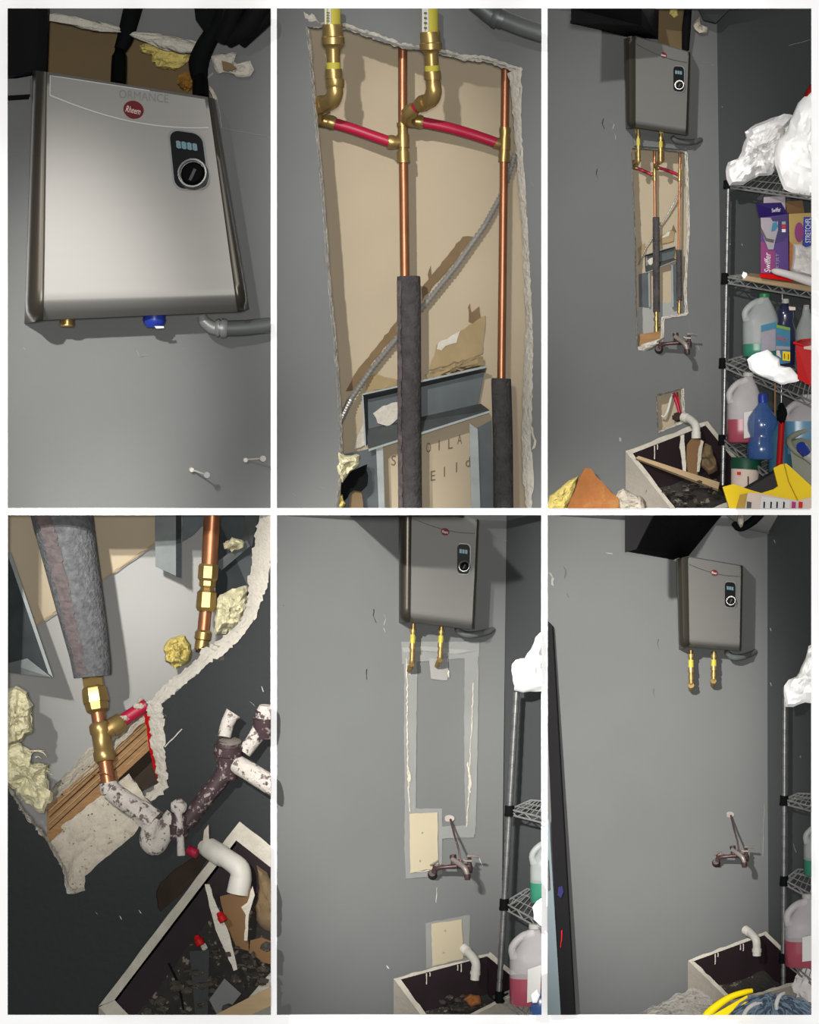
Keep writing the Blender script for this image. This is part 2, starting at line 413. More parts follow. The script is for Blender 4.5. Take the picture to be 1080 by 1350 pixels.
def ry(p):
    r = RECT[p][2]; k = {3: 0.004, 5: 0.06, 6: 0.05}[p]
    return lambda px: lerp(CD[p], k, (px-CX[p])/(r-CX[p]))
def scuff(parent, pts, w, y, m='gypsum'):
    """small scrape or flaking line in the paint"""
    f = y if callable(y) else (lambda a: y)
    pts = jag(pts, .5*w, 4, int(pts[0][0]), False)
    A = [V(p[0]-w*0.5*(0.4+random.random()), p[1]-w*0.3, f(p[0])-0.0025) for p in pts]
    B = [V(p[0]+w*0.5*(0.4+random.random()), p[1]+w*0.3, f(p[0])-0.0025) for p in pts]
    mb = MB(); mb.strip(A, B); return mb.build('paint_scrape', m, parent, 0)

# ------------------------------------------------------------------ water heater, used in four pictures
def heater(label, F, O, yb, yf, base, badge, panel, knob=None, fine=False, band=0.17, wf=lambda x: 0.0):
    """F front panel corners, O outer corners with the side covers (TL, TR, BR, BL)"""
    t = thing('water_heater', label, 'water heater', base, 'tankless water heaters')
    dp = yb-yf
    # front panel, bent back along its lower edge
    def fp(u, v):
        vv = v; off = 0.0
        if v > 0.93:
            a = (v-0.93)/0.07*math.pi/2; off = dp*0.30*(1-math.cos(a))
        if v < 0.02: off = dp*0.12*(1-v/0.02)
        p = quad(F, u, vv); return V(p[0], p[1], wf(p[0])+yf+off)
    vlist = 36
    mb = MB(); mb.grid(6, vlist, fp); mb.build('front_panel', 'silver_front', t, 60)
    # housing behind
    Fb = [quad(F, .0, .01), quad(F, 1, .01), quad(F, 1, .995), quad(F, 0, .995)]
    mb = MB(); mb.hexa([(p[0], p[1], wf(p[0])+yf+dp*(.12 if i < 2 else .32)) for i, p in enumerate(Fb)], [(p[0], p[1], wf(p[0])+yb-.002) for p in Fb]); mb.build('housing', 'bronze_side', t)
    # side covers with a rounded outer edge and rounded lower corner
    for side in (0, 1):
        fi, oi = ((0, 3), (0, 3)) if side == 0 else ((1, 2), (1, 2))
        def sc_(u, v, fi=fi, oi=oi):
            f = (lerp(F[fi[0]][0], F[fi[1]][0], v), lerp(F[fi[0]][1], F[fi[1]][1], v)); o = (lerp(O[oi[0]][0], O[oi[1]][0], v), lerp(O[oi[0]][1], O[oi[1]][1], v))
            prof = [(0.0, .02), (0.0, -.025), (.12, -.035), (.55, -.02), (.82, .06), (.95, .2), (1.0, .38), (1.0, .99)]
            k = min(len(prof)-1, int(round(u*7))); a, d = prof[k]
            e = max(0.0, (v-0.93)/0.07); a2 = a*(1-0.35*e*e) if d < 0.5 else a
            return V(lerp(f[0], o[0], a2), lerp(f[1], o[1], a2), wf(lerp(f[0], o[0], a2))+yf+dp*d+dp*.18*e*e*(1 if d < .5 else 0))
        mb = MB(); mb.grid(7, 24, sc_)
        # closed lower end
        pts = [sc_(i/7, 1.0) for i in range(8)]; c = sum(pts, Vector())/8
        mb.add(pts+[c], [(i, i+1, 8) for i in range(7)]+[(7, 0, 8)])
        pts = [sc_(i/7, 0.0) for i in range(8)]; c = sum(pts, Vector())/8
        mb.add(pts+[c], [(i, i+1, 8) for i in range(7)]+[(7, 0, 8)])
        mb.build('side_cover', 'bronze_side', t, 50)
    # curved band along the top, a thin raised plate
    n = 14
    top = [quad(F, .02+.96*i/n, .012) for i in range(n+1)]
    low = [quad(F, .02+.96*i/n, lerp(.07, band, math.sin(math.pi*.5*(i/n)**.8)) if True else 0) for i in range(n+1)]
    low = [quad(F, .02+.96*i/n, .068+(band-.09)*math.sin(math.pi*(.08+.62*i/n))) for i in range(n+1)]
    mb = MB(); mb.prism(top+low[::-1], lambda a, b: wf(a)+yf-.004*(1 if fine else .5), .004); bd = mb.build('top_band', 'silver_front', t, 0)
    w = 1.0 if fine else .35
    mb = MB(); mb.tube([(p[0], p[1], wf(p[0])+yf-.003) for p in low], w, 6); (mb.tube([(p[0], p[1], wf(p[0])+yf-.003) for p in [low[0]]+top[:10]], w*.7, 6) if fine else None); mb.build('band_edge', 'label_white' if fine else 'galvanised', bd, 60)
    # badge
    bx, by, br = badge; yf0 = yf; yf = yf0+wf(bx)
    mb = MB(); mb.prism(ell(bx, by, br, br*.86, 28, 0, .3), yf-.012*(br/13), .012*(br/13)); bo = tag(mb.build('badge', 'badge_red', t, 0), 'red oval maker badge')
    text('Rheem', [(bx-br*.72, by-br*.42), (bx+br*.72, by-br*.1), (bx+br*.66, by+br*.52), (bx-br*.78, by+br*.2)], yf-.0125*(br/13)-.001, 'label_pink' if fine else 'print_white', 'lettering', bo, .3)
    if fine:
        text('ORMANCE', [(157, 118), (222, 125), (222, 136), (157, 129)], yf-.0055, 'emboss', 'lettering', t)
    # control panel
    yf = yf0+wf((panel[0][0]+panel[1][0])/2)
    def rr(Q, rad, k=6):
        out = []
        for ci, (cu, cv) in enumerate([(0, 0), (1, 0), (1, 1), (0, 1)]):
            for j in range(k+1):
                a = math.pi*(1+ci*.5)+math.pi/2*j/k
                ox = rad[0]+rad[0]*math.cos(a) if cu == 0 else 1-rad[0]+rad[0]*math.cos(a)
                oy = rad[1]+rad[1]*math.sin(a) if cv == 0 else 1-rad[1]+rad[1]*math.sin(a)
                out.append(quad(Q, ox, oy))
        return out
    Qo = [quad(panel, -.06, -.03), quad(panel, 1.06, -.03), quad(panel, 1.06, 1.03), quad(panel, -.06, 1.03)]
    h = .012 if fine else .006
    mb = MB(); mb.prism(rr(Qo, (.3, .16)), yf-h*.5, h*.5); mb.build('panel_bezel', 'galvanised', t, 0)
    mb = MB(); mb.prism(rr(panel, (.3, .16)), yf-h, h*.6); cp = mb.build('control_panel', 'black_gloss', t, 0)
    Qd = [quad(panel, .14, .15), quad(panel, .84, .17), quad(panel, .84, .34), quad(panel, .14, .32)]
    mb = MB(); mb.prism(Qd, yf-h*1.15, h*.15); mb.build('display', 'black_gloss', cp, 0)
    if fine:
        text('8888', [quad(Qd, .04, .1), quad(Qd, .96, .1), quad(Qd, .96, .9), quad(Qd, .04, .9)], yf-h*1.25, 'lcd', 'display_digits', cp)
        mb = MB()
        for i in range(4): mb.prism([quad(Qd, .05+.235*i, .16), quad(Qd, .25+.235*i, .16), quad(Qd, .25+.235*i, .84), quad(Qd, .05+.235*i, .84)], yf-h*1.2, h*.02)
        mb.build('display_glow', 'lcd_dim', cp, 0)
    else:
        mb = MB()
        for i in range(3): mb.prism([quad(Qd, .04+.32*i, .1), quad(Qd, .30+.32*i, .1), quad(Qd, .30+.32*i, .9), quad(Qd, .04+.32*i, .9)], yf-h*1.3, h*.2)
        mb.build('display_digits', 'lcd', cp, 0)
    kc = quad(panel, .60, .76); kr = math.hypot(panel[1][0]-panel[0][0], panel[1][1]-panel[0][1])*.46
    z = kr/S
    mb = MB(); mb.lathe((kc[0], kc[1], yf-h), (kc[0]-kr*.1, kc[1]-kr*.15, yf-h-z*.6), [(0, kr), (.6, kr), (1, kr*.95), (1, kr*.83), (.7, kr*.8), (.7, 0.01)], 28); kb = mb.build('knob', 'chrome', t, 40)
    mb = MB(); mb.lathe((kc[0], kc[1], yf-h-z*.3), (kc[0]-kr*.1, kc[1]-kr*.15, yf-h-z*.8), [(0, kr*.8), (.6, kr*.78), (1, kr*.62)], 24); mb.build('knob_cap', 'black_gloss', kb, 40)
    mb = MB(); a, b = (kc[0]-kr*.25, kc[1]+kr*.35), (kc[0]+kr*.1, kc[1]-kr*.4)
    mb.tube([(a[0], a[1], yf-h-z*.82), (b[0], b[1], yf-h-z*.82)], kr*.11, 6); mb.build('knob_pointer', 'chrome', kb)
    return t

def brass_stub(label, x0, y0, x1, y1, r, yd, group='brass water connections', end=None):
    """push-fit brass connector hanging below a heater"""
    t = thing('brass_connector', label, 'pipe fitting', (x1, y1, yd), group)
    A, B = (x0, y0, yd), (x1, y1, yd)
    mb = MB(); mb.lathe(A, B, [(0, r*.8), (.10, r*.8), (.10, r*1.15), (.2, r*1.15), (.2, r*.85), (.26, r*.85)], 10); mb.build('nut', 'brass', t)
    mb = MB(); mb.lathe(A, B, [(.26, r*.9), (.46, r*.95)], 10); mb.build('label_band', 'yellow_label', t)
    mb = MB(); mb.lathe(A, B, [(.46, r*1.0), (.54, r*1.15), (.60, r*1.15), (.60, r*.8), (.68, r*.8), (.68, r*1.0), (.80, r*1.0), (.80, r*.8), (.86, r*.8), (.86, r*1.05), (.93, r*1.05), (1, r*.5)], 10); mb.build('coupling', 'brass', t)
    if end:
        mb = MB(); mb.lathe((x1, y1-r*.6, yd-.01), (x1+end[0], y1+end[1], yd+.03), [(0, r*1.0), (.6, r*1.05), (.6, r*.8), (1, r*.8)], 10); mb.build('elbow', 'brass', t)
    return t

# ------------------------------------------------------------------ faucet over the sink (three pictures), drawn at the size of the fifth picture
def faucet(label, yw, brace=True):
    t = thing('wall_faucet', label, 'faucet', (571, 1165, yw), 'service sink faucets')
    q = lambda *p: (p[0], p[1], yw+p[2])
    mb = MB(); mb.lathe(q(570, 1154, 0), q(570, 1151, -.05), [(0, 9), (.12, 9), (.16, 7.2), (.7, 5.4), (1, 4.6)], 16); mb.build('wall_flange', 'dark_metal', t, 25)
    mb = MB(); mb.tube([q(570, 1151, -.03), q(576, 1145, -.06), q(590, 1143, -.07), q(602, 1142, -.07)], [4.2, 3.2, 2.8, 3.6], 10, 3); mb.build('body_pipe', 'old_metal', t)
    mb = MB(); mb.lathe(q(573, 1150, -.05), q(573, 1138, -.06), [(0, 4), (.5, 3), (1, 2.4)], 10); mb.build('valve', 'old_metal', t)
    mb = MB(); mb.tube([q(568, 1141, -.07), q(578, 1135, -.05)], [1.6, 1.3], 8); mb.tube([q(573, 1141, -.06), q(579, 1139, -.07)], [1.6, 1.6], 8); mb.build('handle', 'old_metal_bright', t)
    mb = MB(); mb.lathe(q(600, 1145, -.06), q(597, 1127, -.06), [(0, 5), (.4, 5), (.6, 3.6), (.8, 4.8), (1, 4.4)], 12); mb.build('valve', 'old_metal', t)
    mb = MB(); mb.tube([q(597, 1133, -.07), q(606, 1139, -.10), q(614, 1146, -.12), q(617, 1157, -.12)], [3.4, 3.6, 3.6, 3.4], 12, 4); sp = mb.build('spout', 'old_metal_bright', t)
    mb = MB(); mb.lathe(q(616, 1152, -.12), q(616.5, 1160, -.12), [(0, 4.2), (.6, 4.4), (1, 3.6)], 12); mb.build('aerator', 'old_metal', sp)
    mb = MB(); mb.lathe(q(619, 1150, -.05), q(619, 1131, -.06), [(0, 4), (.4, 4.6), (.6, 3), (1, 2.6)], 12); mb.build('valve', 'old_metal', t)
    mb = MB(); mb.tube([q(610, 1133, -.07), q(614, 1135, -.07), q(622, 1135, -.07)], 1.6, 8); mb.tube([q(616, 1128.5, -.07), q(622, 1128.5, -.07), q(632, 1130, -.06)], [2.2, 1.6, 1.8], 8); mb.build('handle', 'old_metal_bright', t)
    mb = MB(); mb.tube([q(602, 1142, -.07), q(612, 1142, -.06), q(619, 1142, -.06)], 3.4, 10); mb.build('body_pipe', 'old_metal', t)
    if brace:
        mb = MB(); mb.prism(ell(592.5, 1079, 7, 4.4, 18), yw-.006, .006); mb.build('brace_plate', 'old_metal_bright', t, 20)
        mb = MB(); mb.tube([q(594, 1080, -.012), q(599, 1100, -.05), q(605, 1120, -.09), q(608, 1138, -.10)], [1.5, 1.5, 1.3, 1.3], 8); mb.build('brace_rod', 'old_metal', t)
    return t

# ------------------------------------------------------------------ floor sink
def sink(label, A, B, C, Dd, rim_w, h, outer_h, drips=True, floor_h=None, group='floor sinks'):
    """A back-left, B back-right, C front-right, Dd front-left rim corners (px,py,y)"""
    t = thing('mop_sink', label, 'sink', (A[0], A[1]+outer_h, A[2]), group)
    O = [A, B, C, Dd]; c = tuple(sum(p[i] for p in O)/4 for i in range(3))
    def inset(p, k): return tuple(lerp(p[i], c[i], k) for i in range(3))
    I = [inset(p, rim_w) for p in O]
    dn = lambda p, d: (p[0], p[1]+d, p[2])
    for i, nm in enumerate(('back', 'right', 'front', 'left')):
        j = (i+1) % 4; a, b, e, f = O[i], O[j], I[j], I[i]
        mb = MB(); k = 10
        up = [V(*[lerp(a[x], b[x], s/k) for x in range(3)])+Vector((0, 0, random.uniform(-.002, .003))) for s in range(k+1)]
        inn = [V(*[lerp(f[x], e[x], s/k) for x in range(3)])+Vector((0, 0, random.uniform(-.003, .002))) for s in range(k+1)]
        w1 = Vector((0, 0, -.012)); mb.strip(up, inn); mb.strip([v+w1 for v in inn], inn); mb.strip(up, [v+w1 for v in up]); mb.build('rim', 'rim_white', t)
        mb = MB(); mb.add([V(*a), V(*b), V(*dn(b, outer_h)), V(*dn(a, outer_h))], [(0, 1, 2, 3)])
        mb.build('outer_side', 'sink_shaded', t)
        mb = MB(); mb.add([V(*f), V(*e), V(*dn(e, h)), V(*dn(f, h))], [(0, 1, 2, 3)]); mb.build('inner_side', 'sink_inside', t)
    for k, (f, L_) in enumerate(((.30, .30), (.34, .12), (.66, .16), (.70, .22), (.86, .12)) if drips else ()):
        p = tuple(lerp(I[0][x], I[1][x], f) for x in range(3)); mb = MB()
        mb.tube([(p[0], p[1]+1, p[2]-.004), (p[0]+.3, p[1]+h*L_*.6, p[2]-.005), (p[0], p[1]+h*L_, p[2]-.004)], [.9, .7, .9], 6); mb.build('plaster_drip', 'gypsum', t)
    fl = [V(*dn(p, h*.98)) for p in I]
    def fg(u, v):
        p = (fl[0].lerp(fl[1], u)).lerp(fl[3].lerp(fl[2], u), v); return p+Vector((0, 0, .012*noise.noise(p*18)))
    mb = MB(); mb.grid(14, 10, fg); mb.build('basin_floor', 'sink_floor', t)
    return t

# ------------------------------------------------------------------ wire shelf rack
def rack(label, posts, shelves, group='wire shelf racks', rw=1.0):
    """posts [(top, bottom, radius)], shelves [(front-left, front-right, back-right, back-left, lip)]"""
    b = posts[0][1]; t = thing('wire_rack', label, 'shelf rack', b, group)
    for a, e, r in posts:
        mb = MB(); n = 26; prof = []
        for k in range(n):
            prof += [(k/n, r), ((k+.7)/n, r), ((k+.72)/n, r*.86), ((k+.98)/n, r*.86)]
        mb.lathe(a, e, prof, 10); mb.build('post', 'chrome', t)
    for (fl, fr, br, bl, lip) in shelves:
        mb = MB()
        up = lambda p, d: (p[0], p[1]-d, p[2])
        L3 = lambda p, q, s: tuple(lerp(p[i], q[i], s) for i in range(3))
        for a, c in ((fl, fr), (fl, bl), (bl, br)):
            mb.tube([a, c], 1.3*rw, 6); mb.tube([up(a, -lip), up(c, -lip)], 1.3*rw, 6)
        n = max(4, int(math.hypot(fr[0]-fl[0], fr[1]-fl[1])/9)); z = []
        for k in range(n+1): z.append(up(L3(fl, fr, k/n), -lip if k % 2 else 0))
        mb.tube(z, 1.0*rw, 5)
        z = [up(L3(fl, bl, k/4), -lip if k % 2 else 0) for k in range(5)]; mb.tube(z, .7*rw, 5)
        s_ = mb.build('shelf', 'wire', t)
        mb = MB()
        m = max(4, int(math.hypot(fr[0]-fl[0], fr[1]-fl[1])/7))
        for k in range(1, m): mb.tube([L3(fl, fr, k/m), L3(bl, br, k/m)], .7*rw, 5)
        for k in (1, 2): mb.tube([L3(fl, bl, k/3), L3(fr, br, k/3)], .7*rw, 5)
        mb.build('wire_grid', 'wire', s_)
        for a, e, r in posts[:1]:
            mb = MB(); q = fl; mb.lathe((q[0], q[1]-5*rw, q[2]), (q[0], q[1]+lip+2, q[2]), [(0, r*1.5), (.75, r*1.6), (.75, r*1.75), (1, r*1.7)], 10); mb.build('collar', 'black_matt', t)
    return t

# ------------------------------------------------------------------ bottles and jugs
def rings(mb, rs, n=20, sq=2.0):
    """stack of superellipse rings [(cx, cy, y, rx px, rdepth m)]"""
    vs = []
    for (cx, cy, y, rx, rd) in rs:
        o = V(cx, cy, y)
        for k in range(n):
            a = 2*math.pi*(k+.5)/n; ca, sa = math.cos(a), math.sin(a)
            x = math.copysign(abs(ca)**(2/sq), ca)*rx*RS(); d = math.copysign(abs(sa)**(2/sq), sa)*rd
            vs.append(o+Vector((x, d, 0)))
    m = len(rs); fs = [(i*n+k, i*n+(k+1) % n, (i+1)*n+(k+1) % n, (i+1)*n+k) for i in range(m-1) for k in range(n)]
    fs += [tuple(reversed(range(n))), tuple(range((m-1)*n, m*n))]
    return mb.add(vs, fs)
def jug(label, cx, top, bot, w, y, shell, liquid, level, cap, group, label_patch=None, handle=-1, lean=0.0):
    """gallon jug: squarish body, sloping shoulder, loop handle on one side, screw cap"""
    t = thing('plastic_jug', label, 'jug', (cx, bot, y), group)
    h = bot-top; rw = w/2; rd = rw/S*.8
    X = lambda f: cx+lean*(f)                    # f = 0 bottom .. 1 top
    prof = [(0, .90), (.02, .98), (.3, 1.0), (.52, 1.0), (.60, .97), (.68, .82), (.78, .62), (.86, .42), (.92, .27), (.95, .26)]
    sh = lambda f: -handle*max(0, (f-.55))*rw*.55
    mb = MB(); rings(mb, [(X(f)+sh(f), bot-h*f, y, rw*k, rd*k) for f, k in prof], 22, 3.2); bd = mb.build('body', shell, t, 50)
    if liquid:
        mb = MB(); ff = [(.0, .905), (.02, .99), (level*.6, 1.006), (level, 1.008)]
        rings(mb, [(X(f), bot-h*f, y, rw*k, rd*k) for f, k in ff], 22, 3.2); tag(mb.build('liquid', liquid, t, 50), 'coloured cleaning liquid inside')
    s_ = handle
    mb = MB(); P = [(X(.58)+s_*rw*.80, bot-h*.57, y-rd*.2), (X(.72)+s_*rw*.86, bot-h*.71, y-rd*.25), (X(.84)+s_*rw*.52-s_*rw*.1, bot-h*.84, y-rd*.2), (X(.91)+sh(.9)+s_*rw*.1, bot-h*.89, y)]
    mb.tube(P, [rw*.2, rw*.19, rw*.19, rw*.2], 10, 4); mb.build('handle', shell, t, 60)
    mb = MB(); c0 = X(.97)+sh(.95); mb.lathe((c0, bot-h*.94, y), (c0, top, y), [(0, rw*.32), (.8, rw*.32), (1, rw*.27)], 14); mb.build('cap', cap, t)
    if label_patch:
        for (poly, m, k) in label_patch:
            mb = MB(); mb.prism(poly, y-rd*1.0-.006*k, .004); mb.build('paper_label', m, t, 0)
    return t
def bottle(label, cx, top, bot, w, y, shell, prof, cap, cap_r, cap_h, group, name='bottle', sq=2.4, patches=()):
    t = thing(name, label, 'bottle', (cx, bot, y), group); rw = w/2; rd = rw/S*.85; h = bot-top-cap_h
    mb = MB(); rings(mb, [(cx, bot-h*f, y, rw*k, rd*k) for f, k in prof], 20, sq); mb.build('body', shell, t, 50)
    mb = MB(); mb.lathe((cx, top+cap_h+1, y), (cx, top, y), [(0, cap_r), (.85, cap_r), (1, cap_r*.85)], 12); mb.build('cap', cap, t)
    for i, (poly, m, nm) in enumerate(patches):
        mb = MB(); mb.prism(poly, y-rd-.004*(i+1), .003); mb.build(nm, m, t, 0)
    return t
def crumple(mb, outline, y, depth, seed=0, n=16, amp=.02, freq=14.0):
    """puffed, creased sheet filling an outline: front and back skins meeting at the edge"""
    cx = sum(p[0] for p in outline)/len(outline); cy = sum(p[1] for p in outline)/len(outline)
    m = len(outline); vs = []; fs = []
    for side in (-1, 1):
        o = len(vs); vs.append(V(cx, cy, y+side*depth))
        for k in range(1, n+1):
            t = k/n
            for (px, py) in outline:
                x, z = lerp(cx, px, t), lerp(cy, py, t); q = V(x, z, y)
                hh = math.sqrt(max(0, 1-t*t)); nz = 0.5-abs(noise.fractal(Vector((q.x*freq, seed, q.z*freq)), 1, 2, 4))*1.7
                yy = y+side*(depth*hh+amp*nz*(hh**.5 if t < 1 else 0)); vs.append(V(x, z, yy))
        fs += [(o, o+1+i, o+1+(i+1) % m) for i in range(m)]
        fs += [(o+1+(k-1)*m+i, o+1+k*m+i, o+1+k*m+(i+1) % m, o+1+(k-1)*m+(i+1) % m) for k in range(1, n) for i in range(m)]
    return mb.add(vs, fs)
# ================================================================== picture one: the heater close up
CUR = 1
hole = [(60, 22), (90, 24), (150, 38), (182, 48), (215, 60), (252, 64), (262, 72), (262, 96), (274, 128), (280, 150), (62, 150)]
holej = jag(hole, 1.2, 7, 11)
w1 = wall_mesh('wall_back', [(4, 5), (361, 5), (361, 674), (4, 674)], [holej], lambda x: 0.0, 'paint')
tag(w1, 'dark grey painted wall behind the close-up heater, top left picture')
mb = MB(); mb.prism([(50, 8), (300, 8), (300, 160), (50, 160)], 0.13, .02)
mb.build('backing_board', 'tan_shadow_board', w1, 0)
mb = rim(hole+[hole[0]], [(x*.985+3, y*.985+3) for x, y in hole]+[(hole[0][0]*.985+3, hole[0][1]*.985+3)], 0, .13, 80, 0, 0); mb.build('hole_edge', 'gypsum_dirty', w1)
# torn plaster along the top of the hole
top = [(58, 18), (75, 17), (110, 25), (150, 33), (172, 40), (205, 44), (240, 50), (264, 58), (262, 70), (235, 68), (215, 66), (200, 55), (182, 52), (150, 41), (120, 40), (90, 32), (62, 27)]
mb = MB(); crumple(mb, jag(top, 1.2, 6, 5), -.012, .014, 2, 6, .008, 30); mb.build('torn_plaster', 'gypsum', w1, 60)
mb = MB(); crumple(mb, jag([(196, 52), (225, 48), (262, 57), (263, 68), (240, 71), (214, 64)], 1.5, 6, 8), -.02, .02, 4, 6, .01, 30); mb.build('torn_plaster', 'gypsum', w1, 60)
for k, pl in enumerate([[(278, 74), (292, 70), (305, 69), (312, 70), (308, 80), (318, 84), (330, 80), (335, 92), (330, 100), (312, 102), (298, 96), (288, 98), (282, 88)]]):
    mb = MB(); crumple(mb, jag(pl, 1.5, 5, 3), -.02, .018, 9, 7, .016, 36); mb.build('torn_plaster', 'gypsum', w1, 50)
mb = MB(); mb.prism(jag([(292, 80), (306, 84), (312, 90), (300, 94), (294, 92)], .8, 5, 2), -.052, .01); mb.build('torn_paper', 'torn_brown', w1)
mb = MB(); crumple(mb, jag([(266, 100), (272, 104), (283, 122), (287, 131), (282, 132), (274, 118)], 1, 4, 3), -.01, .008, 2, 4, .006, 40); mb.build('torn_plaster', 'gypsum_dirty', w1)
for pts, w in (([(291, 168), (310, 172), (330, 175), (357, 181)], 1.0), ([(286, 130), (290, 150), (292, 168)], 1.4), ([(293, 165), (302, 171)], 3), ([(272, 104), (281, 96)], 2), ([(180, 462), (184, 470), (195, 468)], .8), ([(240, 459), (243, 460)], 1.2), ([(258, 515), (260, 518)], 1.0), ([(31, 458), (33, 461)], 2)):
    scuff(w1, pts, w, 0.0, 'mud_light')
mb = MB(); mb.blob((225, 74, .10), (26, 18, .05), .35, 3.0, 3); mb.blob((198, 64, .10), (14, 8, .04), .35, 3, 4)
single(mb, 'insulation_tuft', 'wool', 'yellow glass wool poking out above the close-up heater', 'insulation')
mb = MB(); mb.blob((246, 108, .09), (11, 12, .03), .4, 3.0, 6)
single(mb, 'insulation_tuft', 'wool_orange', 'small orange scrap of glass wool beside the right conduit of the close-up heater', 'insulation')
# dark overhead box, upper left
mb = MB(); mb.hexa([(8, 8, -.16), (52, 8, -.16), (56, 92, -.16), (8, 101, -.16)], [(8, 8, -.01), (62, 8, -.01), (62, 96, -.01), (8, 106, -.01)])
t = thing('soffit_box', 'black boxed ceiling edge at the left of the close-up heater', 'soffit', (40, 100, 0))
mb.build('box', 'black_soffit', t)
mb = MB(); mb.hexa([(53, 8, -.17), (63, 8, -.17), (61, 94, -.17), (46, 118, -.17)], [(53, 8, -.01), (66, 8, -.01), (63, 96, -.01), (46, 122, -.01)]); mb.build('edge_post', 'black_matt', t)
mb = MB(); mb.hexa([(8, 104, -.05), (40, 103, -.05), (40, 124, -.05), (8, 126, -.05)], [(8, 104, 0), (40, 103, 0), (40, 128, 0), (8, 130, 0)]); mb.build('lower_trim', 'paint', t)
mb = MB(); mb.hexa([(8, 125, -.045), (39, 123, -.045), (38, 129, -.045), (8, 131, -.045)], [(8, 125, 0), (39, 123, 0), (38, 131, 0), (8, 133, 0)]); mb.build('lower_shadow', 'black_matt', t)  # black strip standing in for the shadow beneath the trim
# overhead brackets, upper right
t = thing('ceiling_bracket', 'black bracket and ducts at the ceiling right of the close-up heater', 'bracket', (300, 60, -.05))
mb = MB(); mb.prism(jag([(256, 10), (300, 10), (292, 28), (276, 46), (268, 40), (258, 26)], .5, 9, 3), -.06, .03); mb.prism(ell(274, 34, 4, 4, 10), -.064, .01); mb.build('plate', 'black_matt', t)
mb = MB(); mb.tube([(312, 6, -.12), (300, 36, -.10), (290, 54, -.08)], [13, 12, 9], 14); mb.build('duct', 'black_soffit', t)
mb = MB(); mb.tube([(348, 2, -.12), (326, 36, -.10), (300, 50, -.06)], [15, 15, 14], 14); mb.build('duct', 'black_soffit', t)
mb = MB(); mb.tube([(372, 4, -.12), (345, 30, -.10), (318, 56, -.06)], [10, 10, 9], 12); mb.build('duct', 'black_matt', t)
# cables entering the heater from above
t = thing('power_cable', 'black cable running down into the top of the close-up heater, left of two', 'cable', (157, 105, -.05), 'cables into the close-up heater')
mb = MB(); mb.tube([(177, 4, -.05), (171, 28, -.02), (165, 50, .0), (158, 66, .0)], [13, 12, 11, 8], 12, 4); mb.build('sleeve', 'black_matt', t)
mb = MB(); mb.lathe((158, 62, -.0), (156, 112, -.06), [(0, 6), (.15, 7), (.25, 10), (.5, 10.5), (1, 10.5)], 14); mb.build('boot', 'black_gloss', t)
t = thing('power_cable', 'black cable bending into the top right corner of the close-up heater', 'cable', (263, 120, -.05), 'cables into the close-up heater')
mb = MB(); mb.tube([(298, 6, -.05), (286, 34, -.04), (270, 62, -.03), (262, 84, -.03), (264, 106, -.04)], [11, 11, 13, 14, 10], 12, 4); mb.build('sleeve', 'black_matt', t)
mb = MB(); mb.lathe((264, 98, -.04), (265, 130, -.08), [(0, 8), (.2, 10), (.5, 11), (1, 11)], 14); mb.build('boot', 'black_gloss', t)
h1 = heater('large silver water heater with bronze sides, close up in the top left picture',
       [(62, 95), (274, 128), (313, 411), (57, 422)], [(43, 92), (283, 130), (329, 408), (32, 427)], 0.0, -0.22, (170, 420, -.1),
       (176, 144.5, 13.5), [(223, 171), (266, 177), (275, 248), (231, 249)], fine=True, band=.185)
mb = MB(); mb.lathe((89, 416, -.09), (88.5, 431, -.09), [(0, 9), (.5, 9.5), (.5, 10), (.9, 10), (1, 8.5), (1, 5)], 16); mb.build('outlet_nut', 'brass', h1)
mb = MB(); mb.lathe((204, 414, -.09), (203, 432, -.09), [(0, 14), (.45, 15.5), (.7, 14), (1, 10)], 12); mb.build('inlet_cap', 'blue_plastic', h1)
mb = MB(); mb.prism([(204, 430), (216, 430), (216, 432.5), (206, 433)], -.12, .01); mb.build('inlet_tag', 'print_white', h1)
t = thing('conduit', 'grey flexible conduit leaving under the right corner of the close-up heater', 'conduit', (310, 440, -.04))
mb = MB(); mb.tube([(266, 416, -.08), (270, 424, -.08), (280, 432, -.08), (290, 433, -.08)], [6, 8, 9, 9], 14, 4); mb.build('elbow', 'zinc', t)
mb = MB(); mb.lathe((284, 432, -.08), (300, 433, -.08), [(0, 10), (.2, 12), (.35, 12), (.35, 10.5), (.5, 10.5), (.5, 13), (.8, 13), (1, 11)], 16); mb.build('connector', 'zinc', t)
mb = MB(); mb.tube([(298, 433, -.08), (325, 432, -.07), (362, 428, -.05)], 10.5, 14, 4); mb.build('pipe', 'conduit', t)
# wall anchors
for (a, b, lab) in (((252, 619), (272, 626), 'white screw anchor sticking out of the wall, lower left of two'), ((323, 606), (346, 604.5), 'white screw anchor sticking out of the wall, near the right edge')):
    t = thing('wall_anchor', lab, 'anchor', (a[0], a[1], 0), 'wall anchors')
    mb = MB(); mb.lathe((a[0], a[1], .005), (a[0]+1, a[1]+.5, -.02), [(0, 3.5), (1, 3)], 10); mb.build('sleeve', 'pvc', t)
    mb = MB(); mb.tube([(a[0], a[1], 0), (b[0], b[1], -.10)], [1.3, 1.1], 8); mb.build('shank', 'pvc', t)
    mb = MB(); mb.lathe((b[0], b[1], -.095), (b[0]+1, b[1]+.2, -.105), [(0, 2), (.4, 4.2), (1, 4)], 14); mb.build('head', 'white_plastic', t)

